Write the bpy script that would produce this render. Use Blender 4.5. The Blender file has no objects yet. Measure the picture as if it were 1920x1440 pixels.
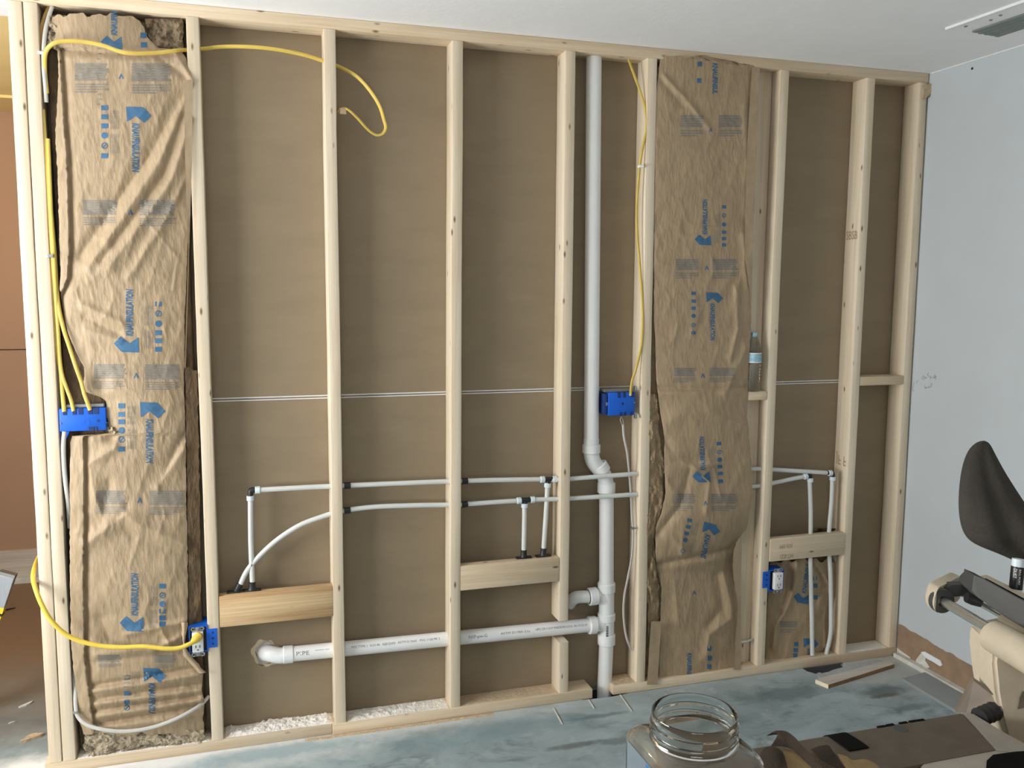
import bpy, bmesh, math, random
import numpy as np
from mathutils import Vector, Matrix

random.seed(7)
rng = np.random.default_rng(7)
sc = bpy.context.scene
C = sc.collection

# ------------------------------------------------------------------ camera
FPX = 1638.15
CAM = np.array([0.70, -2.986, 1.574])
YAW, PITCH, ROLL = 0.29688, -0.11021, 0.00589


def cam_axes():
    cy, sy, cp, sp = math.cos(YAW), math.sin(YAW), math.cos(PITCH), math.sin(PITCH)
    cr, sr = math.cos(ROLL), math.sin(ROLL)
    fwd = np.array([sy * cp, cy * cp, sp])
    right = np.array([cy, -sy, 0.0])
    up = np.cross(right, fwd)
    return cr * right + sr * up, -sr * right + cr * up, fwd


RT, UP, FW = cam_axes()
cam_data = bpy.data.cameras.new('camera')
cam = bpy.data.objects.new('camera', cam_data)
C.objects.link(cam)
cam_data.sensor_fit = 'HORIZONTAL'
cam_data.sensor_width = 36.0
cam_data.lens = 36.0 * FPX / 1920.0
cam_data.clip_start = 0.02
m = Matrix(((RT[0], UP[0], -FW[0], CAM[0]), (RT[1], UP[1], -FW[1], CAM[1]),
            (RT[2], UP[2], -FW[2], CAM[2]), (0, 0, 0, 1)))
cam.matrix_world = m
sc.camera = cam

# ------------------------------------------------------------------ light
sc.view_settings.view_transform = 'Standard'
sc.view_settings.look = 'None'
sc.view_settings.gamma = 1.0
sc.view_settings.use_curve_mapping = False
sc.view_settings.exposure = -0.30
world = bpy.data.worlds.new('sky')
sc.world = world
world.use_nodes = True
bg = world.node_tree.nodes['Background']
bg.inputs[0].default_value = (0.80, 0.90, 1.0, 1)
bg.inputs[1].default_value = 1.0


def area(name, loc, target, sx, sy, power, col):
    d = bpy.data.lights.new(name, 'AREA')
    d.shape = 'RECTANGLE'
    d.size, d.size_y, d.energy, d.color = sx, sy, power, col
    o = bpy.data.objects.new(name, d)
    C.objects.link(o)
    o.location = loc
    o.rotation_euler = (Vector(target) - Vector(loc)).to_track_quat('-Z', 'Y').to_euler()
    return o


# daylight by the left-hand window, plus added fill lamps
area('window_daylight', (-1.34, -1.02, 1.45), (3.0, -0.75, 1.48), 1.5, 1.45, 52, (0.98, 0.99, 1.0))
area('ceiling_fill_left', (-1.36, -1.02, 1.05), (1.5, -0.8, 2.44), 1.5, 0.6, 66, (1.0, 0.98, 0.95))  # added lamp tilted upward to brighten the ceiling, imitating ground bounce
area('ceiling_fill_rear', (0.4, -4.52, 0.95), (2.6, -1.2, 2.44), 1.5, 0.3, 24, (1.0, 0.98, 0.96))  # added lamp aimed up to lift the right part of the ceiling
area('room_fill_rear', (0.2, -4.50, 1.50), (0.6, 0.0, 1.3), 1.5, 1.3, 2, (0.93, 0.97, 1.0))  # weak added fill from behind the camera
try:
    sc.cycles.use_denoising = True
    sc.cycles.max_bounces = 10
    sc.cycles.sample_clamp_indirect = 8.0
except Exception:
    pass

# ------------------------------------------------------------------ helpers
def ray(px, py):
    px = np.asarray(px, float); py = np.asarray(py, float)
    a = (px - 960.0) / FPX; b = (720.0 - py) / FPX
    return FW + a[..., None] * RT + b[..., None] * UP


def P(px, py, Y=0.0):
    """world point where the sight line of a measured point meets the vertical plane at depth Y"""
    d = ray(px, py); Y = np.asarray(Y, float)
    t = (Y - CAM[1]) / d[..., 1]
    return CAM + t[..., None] * d


def PZ(px, py, Z=0.0):
    d = ray(px, py)
    t = (Z - CAM[2]) / d[..., 2]
    return CAM + t[..., None] * d


def PX(px, py, X):
    d = ray(px, py)
    t = (X - CAM[0]) / d[..., 0]
    return CAM + t[..., None] * d


def PD(px, py, D):
    return CAM + D * ray(px, py)


def lin(r, g, b):
    def f(c):
        c /= 255.0
        return c / 12.92 if c <= 0.04045 else ((c + 0.055) / 1.055) ** 2.4
    return (f(r), f(g), f(b), 1.0)


WLOC = {}


def tag(o, label=None, cat=None, group=None, kind=None):
    if label: o['label'] = label
    if cat: o['category'] = cat
    if group: o['group'] = group
    if kind: o['kind'] = kind
    return o


def thing(name, label, cat, loc=(0, 0, 0), group=None, kind=None):
    o = bpy.data.objects.new(name, None)
    o.empty_display_size = 0.05
    C.objects.link(o)
    o.location = loc
    WLOC[o] = Vector(loc)
    tag(o, label, cat, group, kind)
    return o


def emit(name, verts, faces, mat, parent=None, smooth=0, origin=None, label=None, kind=None):
    """one mesh object from world-space vertices; smooth = angle in degrees (0 = flat)"""
    V = np.asarray(verts, float).reshape(-1, 3)
    if origin is None:
        origin = (V.min(0) + V.max(0)) / 2
    origin = np.asarray(origin, float)
    me = bpy.data.meshes.new(name)
    me.from_pydata((V - origin).tolist(), [], faces)
    me.validate()
    if isinstance(mat, (list, tuple)):
        for mm in mat: me.materials.append(mm)
    elif mat is not None:
        me.materials.append(mat)
    if smooth:
        me.polygons.foreach_set('use_smooth', [True] * len(me.polygons))
        if smooth < 180:
            me.set_sharp_from_angle(angle=math.radians(smooth))
    o = bpy.data.objects.new(name, me)
    C.objects.link(o)
    w = Vector(origin)
    if parent is not None:
        o.parent = parent
        o.location = w - WLOC[parent]
    else:
        o.location = w
    WLOC[o] = w
    if label: o['label'] = label
    if kind: o['kind'] = kind
    return o


def bm_data(bm):
    bm.verts.index_update()
    v = [tuple(x.co) for x in bm.verts]
    f = [[q.index for q in x.verts] for x in bm.faces]
    bm.free()
    return v, f


class MB:
    def __init__(s):
        s.v = []; s.f = []

    def add(s, v, f):
        n = len(s.v)
        s.v += [tuple(x) for x in v]
        s.f += [[i + n for i in q] for q in f]
        return s

    def box(s, x0, x1, y0, y1, z0, z1, bev=0.0, seg=2):
        bm = bmesh.new()
        bmesh.ops.create_cube(bm, size=1.0)
        for q in bm.verts:
            q.co = ((x0 + x1) / 2 + q.co.x * (x1 - x0), (y0 + y1) / 2 + q.co.y * (y1 - y0), (z0 + z1) / 2 + q.co.z * (z1 - z0))
        if bev:
            bmesh.ops.bevel(bm, geom=list(bm.edges), offset=bev, segments=seg, affect='EDGES', profile=0.5)
        return s.add(*bm_data(bm))

    def obox(s, p0, p1, w, h, up=(0, 0, 1), bev=0.0, seg=2):
        """box from p0 to p1 (its length), w wide sideways, h high along up"""
        p0 = Vector(p0); p1 = Vector(p1); a = (p1 - p0); L = a.length; a.normalize()
        u = Vector(up); sd = a.cross(u).normalized(); u = sd.cross(a).normalized()
        bm = bmesh.new(); bmesh.ops.create_cube(bm, size=1.0)
        for q in bm.verts:
            q.co = Vector((q.co.x * L, q.co.y * w, q.co.z * h))
        if bev:
            bmesh.ops.bevel(bm, geom=list(bm.edges), offset=bev, segments=seg, affect='EDGES', profile=0.5)
        c = (p0 + p1) / 2
        for q in bm.verts:
            q.co = c + a * q.co.x + sd * q.co.y + u * q.co.z
        return s.add(*bm_data(bm))

    def tube(s, pts, r, seg=10, n=0, caps=True, flat=1.0, up=None):
        pts = np.asarray(pts, float)
        if n:
            pts = spline(pts, n)
        N = len(pts)
        rr = np.full(N, r, float) if np.isscalar(r) else np.interp(np.linspace(0, 1, N), np.linspace(0, 1, len(r)), r)
        T = np.gradient(pts, axis=0)
        T /= np.linalg.norm(T, axis=1)[:, None] + 1e-12
        ref = np.array([0, 1, 0.]) if up is None else np.asarray(up, float)
        if abs(T[0] @ ref) > 0.95: ref = np.array([1.0, 0, 0])
        nrm = np.cross(T[0], ref); nrm /= np.linalg.norm(nrm)
        vs = []; fs = []
        for i in range(N):
            nrm = nrm - T[i] * (nrm @ T[i]); nrm /= np.linalg.norm(nrm)
            b = np.cross(T[i], nrm)
            for k in range(seg):
                a = 2 * math.pi * k / seg
                vs.append(pts[i] + rr[i] * (math.cos(a) * nrm + flat * math.sin(a) * b))
        for i in range(N - 1):
            for k in range(seg):
                k2 = (k + 1) % seg
                fs.append([i * seg + k, i * seg + k2, (i + 1) * seg + k2, (i + 1) * seg + k])
        if caps:
            fs.append(list(range(seg))[::-1]); fs.append([(N - 1) * seg + k for k in range(seg)])
        return s.add(vs, fs)

    def lathe(s, prof, c, axis=(0, 0, 1), seg=24, close=False, ref=None):
        """profile of (radius, height) turned about axis through c"""
        a = Vector(axis).normalized(); c = Vector(c)
        u = a.orthogonal().normalized() if ref is None else (Vector(ref) - a * Vector(ref).dot(a)).normalized()
        w = a.cross(u)
        vs = []; fs = []
        for (r, h) in prof:
            for k in range(seg):
                t = 2 * math.pi * k / seg
                vs.append(c + a * h + (u * math.cos(t) + w * math.sin(t)) * r)
        n = len(prof)
        rng_ = range(n) if close else range(n - 1)
        for i in rng_:
            j = (i + 1) % n
            for k in range(seg):
                k2 = (k + 1) % seg
                fs.append([i * seg + k, i * seg + k2, j * seg + k2, j * seg + k])
        if not close:
            fs.append(list(range(seg))[::-1]); fs.append([(n - 1) * seg + k for k in range(seg)])
        return s.add(vs, fs)

    def prism(s, pts, vec):
        """polygon (3-D points) extruded by vec"""
        n = len(pts); v = [Vector(q) for q in pts]; e = Vector(vec)
        vs = v + [q + e for q in v]
        fs = [list(range(n))[::-1], [n + i for i in range(n)]]
        for i in range(n):
            j = (i + 1) % n
            fs.append([i, j, n + j, n + i])
        return s.add(vs, fs)

    def build(s, name, mat, parent=None, smooth=0, **k):
        return emit(name, s.v, s.f, mat, parent, smooth, **k)


def spline(pts, n):
    """Catmull-Rom resampling, n samples per span"""
    p = np.asarray(pts, float)
    p = np.vstack([2 * p[0] - p[1], p, 2 * p[-1] - p[-2]])
    out = []
    for i in range(1, len(p) - 2):
        for t in np.linspace(0, 1, n, endpoint=False):
            a, b, c, d = p[i - 1], p[i], p[i + 1], p[i + 2]
            out.append(0.5 * (2 * b + (c - a) * t + (2 * a - 5 * b + 4 * c - d) * t * t + (3 * b - a - 3 * c + d) * t ** 3))
    out.append(p[-2])
    return np.array(out)


def vnoise(x, y, seed=0):
    """smooth value noise on arrays, range -1..1"""
    x = np.asarray(x, float); y = np.asarray(y, float)
    xi = np.floor(x).astype(np.int64); yi = np.floor(y).astype(np.int64)
    fx = x - xi; fy = y - yi
    fx = fx * fx * fx * (fx * (fx * 6 - 15) + 10); fy = fy * fy * fy * (fy * (fy * 6 - 15) + 10)

    def h(a, b):
        n = (a * 374761393 + b * 668265263 + seed * 1442695041) & 0x7fffffff
        n = ((n ^ (n >> 13)) * 1274126177) & 0x7fffffff
        return ((n ^ (n >> 16)) & 0xffff) / 32767.5 - 1
    a = h(xi, yi); b = h(xi + 1, yi); c = h(xi, yi + 1); d = h(xi + 1, yi + 1)
    return (a * (1 - fx) + b * fx) * (1 - fy) + (c * (1 - fx) + d * fx) * fy


def fbm(x, y, oct=4, seed=0, gain=0.5):
    s = 0; a = 1
    for k in range(oct):
        s = s + a * vnoise(x * 2 ** k, y * 2 ** k, seed + k * 17); a *= gain
    return s


# ------------------------------------------------------------------ materials
def new_mat(name):
    mt = bpy.data.materials.new(name)
    mt.use_nodes = True
    nt = mt.node_tree
    return mt, nt, nt.nodes['Principled BSDF']


def plain(name, col, rough=0.6, metal=0.0, var=0.12, scale=14.0, bump=0.0, bscale=60.0, spec=None, stretch=(1, 1, 1), detail=5, trans=0.0, coat=0.0):
    """procedural surface: base colour broken up by noise, optional fine relief"""
    mt, nt, b = new_mat(name)
    tc = nt.nodes.new('ShaderNodeTexCoord')
    mp = nt.nodes.new('ShaderNodeMapping'); mp.inputs['Scale'].default_value = stretch
    nt.links.new(tc.outputs['Object'], mp.inputs[0])
    no = nt.nodes.new('ShaderNodeTexNoise'); no.inputs['Scale'].default_value = scale; no.inputs['Detail'].default_value = detail
    nt.links.new(mp.outputs[0], no.inputs['Vector'])
    rp = nt.nodes.new('ShaderNodeValToRGB')
    c = np.array(col[:3])
    rp.color_ramp.elements[0].position = 0.3; rp.color_ramp.elements[1].position = 0.7
    rp.color_ramp.elements[0].color = (*(c * (1 - var)), 1)
    rp.color_ramp.elements[1].color = (*np.minimum(c * (1 + var), 1), 1)
    nt.links.new(no.outputs['Fac'], rp.inputs[0])
    nt.links.new(rp.outputs[0], b.inputs['Base Color'])
    b.inputs['Roughness'].default_value = rough
    b.inputs['Metallic'].default_value = metal
    if spec is not None: b.inputs['Specular IOR Level'].default_value = spec
    if trans: b.inputs['Transmission Weight'].default_value = trans
    if coat: b.inputs['Coat Weight'].default_value = coat
    if bump:
        n2 = nt.nodes.new('ShaderNodeTexNoise'); n2.inputs['Scale'].default_value = bscale; n2.inputs['Detail'].default_value = 6
        nt.links.new(mp.outputs[0], n2.inputs['Vector'])
        bp = nt.nodes.new('ShaderNodeBump'); bp.inputs['Strength'].default_value = bump; bp.inputs['Distance'].default_value = 0.01
        nt.links.new(n2.outputs['Fac'], bp.inputs['Height']); nt.links.new(bp.outputs[0], b.inputs['Normal'])
    return mt


def wood(name, light, dark, axis='Z', knot=0.62, knotcol=(96, 66, 38), rough=0.75):
    mt, nt, b = new_mat(name)
    N = nt.nodes.new; Lk = nt.links.new
    tc = N('ShaderNodeTexCoord'); oi = N('ShaderNodeObjectInfo')
    mul = N('ShaderNodeMath'); mul.operation = 'MULTIPLY'; mul.inputs[1].default_value = 37.0
    Lk(oi.outputs['Random'], mul.inputs[0])
    ad = N('ShaderNodeVectorMath'); ad.operation = 'ADD'
    Lk(tc.outputs['Object'], ad.inputs[0]); Lk(mul.outputs[0], ad.inputs[1])

    def mapped(along, across):
        mp = N('ShaderNodeMapping')
        s = [across] * 3; s['XYZ'.index(axis)] = along
        mp.inputs['Scale'].default_value = s
        Lk(ad.outputs[0], mp.inputs[0]); return mp
    m1 = mapped(1.3, 26.0); n1 = N('ShaderNodeTexNoise'); n1.inputs['Scale'].default_value = 1.0; n1.inputs['Detail'].default_value = 4; n1.inputs['Distortion'].default_value = 0.6
    Lk(m1.outputs[0], n1.inputs['Vector'])
    m2 = mapped(3.0, 150.0); n2 = N('ShaderNodeTexNoise'); n2.inputs['Scale'].default_value = 1.0; n2.inputs['Detail'].default_value = 3
    Lk(m2.outputs[0], n2.inputs['Vector'])
    mx = N('ShaderNodeMix'); mx.data_type = 'FLOAT'; mx.inputs[0].default_value = 0.35
    Lk(n1.outputs['Fac'], mx.inputs[2]); Lk(n2.outputs['Fac'], mx.inputs[3])
    rp = N('ShaderNodeValToRGB'); e = rp.color_ramp.elements
    e[0].position = 0.32; e[1].position = 0.62; e[0].color = lin(*dark); e[1].color = lin(*light)
    Lk(mx.outputs[0], rp.inputs[0])
    # knots
    m3 = mapped(9.0, 25.0); vo = N('ShaderNodeTexVoronoi'); vo.inputs['Scale'].default_value = 1.0
    Lk(m3.outputs[0], vo.inputs['Vector'])
    sep = N('ShaderNodeSeparateColor'); Lk(vo.outputs['Color'], sep.inputs[0])
    gt = N('ShaderNodeMath'); gt.operation = 'GREATER_THAN'; gt.inputs[1].default_value = knot; Lk(sep.outputs[0], gt.inputs[0])
    mr = N('ShaderNodeMapRange'); mr.inputs[1].default_value = 0.05; mr.inputs[2].default_value = 0.14; mr.inputs[3].default_value = 0.9; mr.inputs[4].default_value = 0.0
    Lk(vo.outputs['Distance'], mr.inputs[0])
    km = N('ShaderNodeMath'); km.operation = 'MULTIPLY'; Lk(gt.outputs[0], km.inputs[0]); Lk(mr.outputs[0], km.inputs[1])
    cm = N('ShaderNodeMix'); cm.data_type = 'RGBA'; Lk(km.outputs[0], cm.inputs[0]); Lk(rp.outputs[0], cm.inputs[6]); cm.inputs[7].default_value = lin(*knotcol)
    hs = N('ShaderNodeHueSaturation')
    mr2 = N('ShaderNodeMapRange'); mr2.inputs[3].default_value = 0.93; mr2.inputs[4].default_value = 1.06; Lk(oi.outputs['Random'], mr2.inputs[0])
    Lk(mr2.outputs[0], hs.inputs['Value']); Lk(cm.outputs[2], hs.inputs['Color'])
    Lk(hs.outputs[0], b.inputs['Base Color'])
    b.inputs['Roughness'].default_value = rough
    bp = N('ShaderNodeBump'); bp.inputs['Strength'].default_value = 0.12; bp.inputs['Distance'].default_value = 0.004
    Lk(n2.outputs['Fac'], bp.inputs['Height']); Lk(bp.outputs[0], b.inputs['Normal'])
    return mt


M = {}
M['pine_z'] = wood('pine_vertical', (226, 212, 189), (205, 186, 156), 'Z', knot=0.48)
M['pine_x'] = wood('pine_horizontal', (222, 205, 178), (198, 175, 141), 'X', knot=0.45)
M['pine_y'] = wood('pine_crosswise', (224, 205, 174), (200, 174, 136), 'Y')
M['pine_grain'] = wood('pine_strong_grain', (218, 190, 148), (176, 138, 92), 'X', knot=0.5, knotcol=(140, 92, 50))
M['board_brown'] = wood('board_brown', (150, 118, 84), (116, 88, 60), 'X', knot=0.9)
M['board_white'] = wood('board_whitewashed', (205, 198, 188), (176, 166, 152), 'X', knot=0.95)
M['paper_back'] = plain('drywall_back_paper', lin(144, 128, 104), 0.9, var=0.06, scale=5, bump=0.03, bscale=250, stretch=(1, 1, 3))
M['paper_rear'] = plain('brown_wall_paper', lin(168, 136, 112), 0.9, var=0.05, scale=2)
M['gypsum'] = plain('gypsum_edge', lin(226, 222, 214), 0.9, var=0.05)
M['dark_gap'] = plain('dark_joint', lin(40, 34, 28), 0.95, var=0.1)
M['ceiling'] = plain('ceiling_paint', lin(246, 247, 248), 0.9, var=0.012, scale=9, bump=0.08, bscale=60)
M['wall_paint'] = plain('wall_paint', lin(196, 203, 206), 0.8, var=0.02, scale=6, bump=0.05, bscale=180)
M['wall_far'] = plain('wall_far_dark', lin(134, 116, 92), 0.9, var=0.03, scale=3)  # unseen walls darkened to cut the bounced fill light
M['warm_ceiling'] = plain('lamp_tinted_ceiling', lin(232, 205, 140), 0.85, var=0.06, scale=4)  # warm lamp glow put into the rear ceiling colour
M['glue_brown'] = plain('bare_brown_paper', lin(150, 126, 102), 0.95, var=0.14, scale=18, bump=0.3, bscale=70)
M['plaster'] = plain('plaster_white', lin(214, 212, 204), 0.9, var=0.12, scale=25, bump=0.4, bscale=60)
M['torn'] = plain('torn_paper', lin(196, 178, 150), 0.9, var=0.12, scale=40)
M['pvc'] = plain('white_pvc', lin(240, 240, 238), 0.32, var=0.02, scale=6)
M['pvc_fit'] = plain('white_pvc_fitting', lin(236, 237, 236), 0.25, var=0.015, scale=6)
M['pvc_print'] = plain('grey_pipe_ink', lin(120, 122, 128), 0.7, var=0.1)
M['pex'] = plain('milky_water_tube', lin(214, 216, 212), 0.35, var=0.03, scale=8)
M['pex_nut'] = plain('white_nut_plastic', lin(214, 226, 232), 0.4, var=0.03)
M['pex_print'] = plain('tube_ink', lin(140, 190, 196), 0.6, var=0.2)
M['black_pl'] = plain('black_plastic', lin(34, 34, 36), 0.45, var=0.15)
M['yellow'] = plain('yellow_cable_jacket', lin(210, 182, 86), 0.45, var=0.08, scale=20)
M['yellow_cord'] = plain('yellow_cord_jacket', lin(230, 200, 82), 0.4, var=0.05, scale=20)
M['white_cable'] = plain('white_cable_jacket', lin(194, 191, 184), 0.5, var=0.06)
M['tan_cable'] = plain('tan_cable_jacket', lin(176, 140, 80), 0.55, var=0.08)
M['blue_box'] = plain('blue_box_plastic', lin(10, 94, 204), 0.5, var=0.06, scale=20)
M['blue_dark'] = plain('blue_box_recess', lin(10, 46, 104), 0.6, var=0.1)
M['outlet'] = plain('outlet_white', lin(238, 239, 240), 0.35, var=0.02)
M['slot'] = plain('outlet_slot_dark', lin(70, 66, 60), 0.7, var=0.1)
M['zinc'] = plain('zinc_metal', lin(176, 178, 178), 0.35, metal=0.9, var=0.1, scale=40)
M['steel'] = plain('dusty_steel', lin(150, 150, 148), 0.5, metal=0.8, var=0.12)
M['chrome'] = plain('chrome_rail', lin(236, 239, 240), 0.28, metal=1.0, var=0.02)
M['kraft'] = plain('kraft_facing', lin(166, 145, 116), 0.6, var=0.09, scale=26, bump=0.28, bscale=48, stretch=(2.2, 1, 0.7), spec=0.4)
M['kraft_edge'] = plain('kraft_flange', lin(174, 153, 124), 0.65, var=0.08, scale=30, bump=0.1, bscale=60)
M['ink'] = plain('blue_print', lin(62, 104, 138), 0.7, var=0.12, scale=60)
M['ink_dark'] = plain('grey_blue_print', lin(130, 126, 118), 0.75, var=0.10, scale=60)
M['fiber'] = plain('brown_fibre', lin(158, 136, 106), 0.95, var=0.2, scale=30, bump=0.6, bscale=90)
M['fiber_dark'] = plain('dark_fibre', lin(98, 80, 58), 0.95, var=0.35, scale=40, bump=0.9, bscale=110, stretch=(1, 1, 0.4))
M['fiber_mid'] = plain('weathered_fibre', lin(124, 108, 86), 0.95, var=0.3, scale=40, bump=0.8, bscale=100)
M['fiber_grey'] = plain('loose_grey_fibre', lin(178, 164, 140), 0.95, var=0.3, scale=45, bump=1.0, bscale=120)
M['dust'] = plain('white_sawdust', lin(238, 232, 222), 0.95, var=0.06, scale=60, bump=0.6, bscale=160)
M['sawdust'] = plain('tan_sawdust', lin(198, 176, 146), 0.95, var=0.15, scale=60, bump=0.6, bscale=160)
M['bench'] = plain('dusty_bench_board', lin(86, 76, 64), 0.6, var=0.14, scale=30, bump=0.1, bscale=120)
M['bench_top'] = plain('bench_top_wood', lin(170, 150, 122), 0.8, var=0.1, scale=12, stretch=(0.3, 3, 3))
M['strap'] = plain('black_strap', lin(14, 14, 14), 0.85, var=0.2, spec=0.1)
M['sand_back'] = plain('sandpaper_back', lin(134, 112, 74), 0.85, var=0.1, scale=20, bump=0.2, bscale=200)
M['sand_grit'] = plain('sandpaper_grit', lin(46, 34, 21), 0.9, var=0.3, scale=25, bump=0.5, bscale=400)
M['cast'] = plain('dust_covered_casting', lin(196, 183, 160), 0.75, var=0.08, scale=14, bump=0.15, bscale=60)
M['cast_grey'] = plain('dusty_grey_casting', lin(150, 144, 134), 0.65, var=0.14, scale=16, bump=0.1, bscale=60)
M['fence'] = plain('brown_dusty_fence', lin(112, 100, 86), 0.6, var=0.16, scale=20)
M['arm'] = plain('dark_grey_arm', lin(64, 64, 62), 0.5, var=0.1, scale=20)
M['bag'] = plain('black_cloth_bag', lin(66, 63, 58), 0.9, var=0.16, scale=9, bump=0.25, bscale=130, spec=0.2)
M['black_label'] = plain('black_label', lin(20, 20, 22), 0.4, var=0.1)
M['white_ink'] = plain('white_ink', lin(228, 228, 226), 0.6, var=0.02)
M['pencil'] = plain('pencil_mark', lin(140, 147, 149), 0.9, var=0.15)
M['stamp'] = plain('brown_grade_stamp', lin(172, 146, 114), 0.9, var=0.15, scale=200)
M['vent_grey'] = plain('vent_grey', lin(122, 130, 126), 0.6, var=0.1)
M['vent_white'] = plain('vent_white', lin(240, 243, 245), 0.4, var=0.01)
M['alu'] = plain('brushed_aluminium', lin(192, 196, 202), 0.35, metal=0.7, var=0.06, stretch=(20, 1, 1))
M['sticker'] = plain('yellow_sticker', lin(232, 196, 40), 0.5, var=0.05)
M['grey_tile'] = plain('grey_strip', lin(148, 153, 153), 0.6, var=0.05, scale=12)
M['soil'] = plain('dark_crawl_space', lin(46, 38, 32), 1.0, var=0.3)
M['scrap'] = plain('cream_scrap', lin(236, 224, 200), 0.85, var=0.04)
M['scrap_grey'] = plain('grey_paper_scrap', lin(176, 180, 180), 0.9, var=0.14, scale=40, bump=0.2, bscale=60)
M['bottle_label'] = plain('pale_blue_label', lin(150, 190, 206), 0.5, var=0.25, scale=60, stretch=(1, 1, 3))
M['jar_label'] = plain('jar_label_film', lin(112, 126, 134), 0.4, var=0.14, scale=16)
M['jar_label_blue'] = plain('jar_label_blue', lin(52, 112, 176), 0.4, var=0.1)
M['jar_label_tan'] = plain('jar_label_tan', lin(206, 176, 130), 0.5, var=0.08)
M['jar_label_dark'] = plain('jar_label_dark', lin(66, 58, 48), 0.5, var=0.35, scale=20)
M['jar_dust'] = plain('jar_dust_film', lin(176, 158, 132), 0.9, var=0.2, scale=20)


def clear(name, col, rough=0.03, ior=1.2, mixw=0.0, dustcol=None):
    mt, nt, b = new_mat(name)
    b.inputs['Base Color'].default_value = col
    b.inputs['Roughness'].default_value = rough
    b.inputs['Transmission Weight'].default_value = 1.0
    b.inputs['IOR'].default_value = ior
    if mixw:
        tc = nt.nodes.new('ShaderNodeTexCoord'); no = nt.nodes.new('ShaderNodeTexNoise'); no.inputs['Scale'].default_value = 12; no.inputs['Detail'].default_value = 6
        nt.links.new(tc.outputs['Object'], no.inputs['Vector'])
        mr = nt.nodes.new('ShaderNodeMapRange'); mr.inputs[1].default_value = 0.35; mr.inputs[2].default_value = 0.75; mr.inputs[3].default_value = 0.0; mr.inputs[4].default_value = mixw
        nt.links.new(no.outputs['Fac'], mr.inputs[0])
        df = nt.nodes.new('ShaderNodeBsdfDiffuse'); df.inputs[0].default_value = dustcol
        ms = nt.nodes.new('ShaderNodeMixShader'); out = nt.nodes['Material Output']
        nt.links.new(mr.outputs[0], ms.inputs[0]); nt.links.new(b.outputs[0], ms.inputs[1]); nt.links.new(df.outputs[0], ms.inputs[2])
        nt.links.new(ms.outputs[0], out.inputs[0])
    return mt


M['jar'] = clear('clear_jar_plastic', (0.90, 0.91, 0.90, 1), 0.03, 1.45, 0.3, lin(170, 160, 144))
M['neck'] = clear('clear_jar_neck', (0.92, 0.93, 0.92, 1), 0.02, 1.45)
M['bottle'] = clear('clear_bottle_plastic', (0.90, 0.90, 0.88, 1), 0.08, 1.15, 0.35, lin(170, 164, 150))
M['glass'] = clear('window_glass', (1, 1, 1, 1), 0.0, 1.02)


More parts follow.
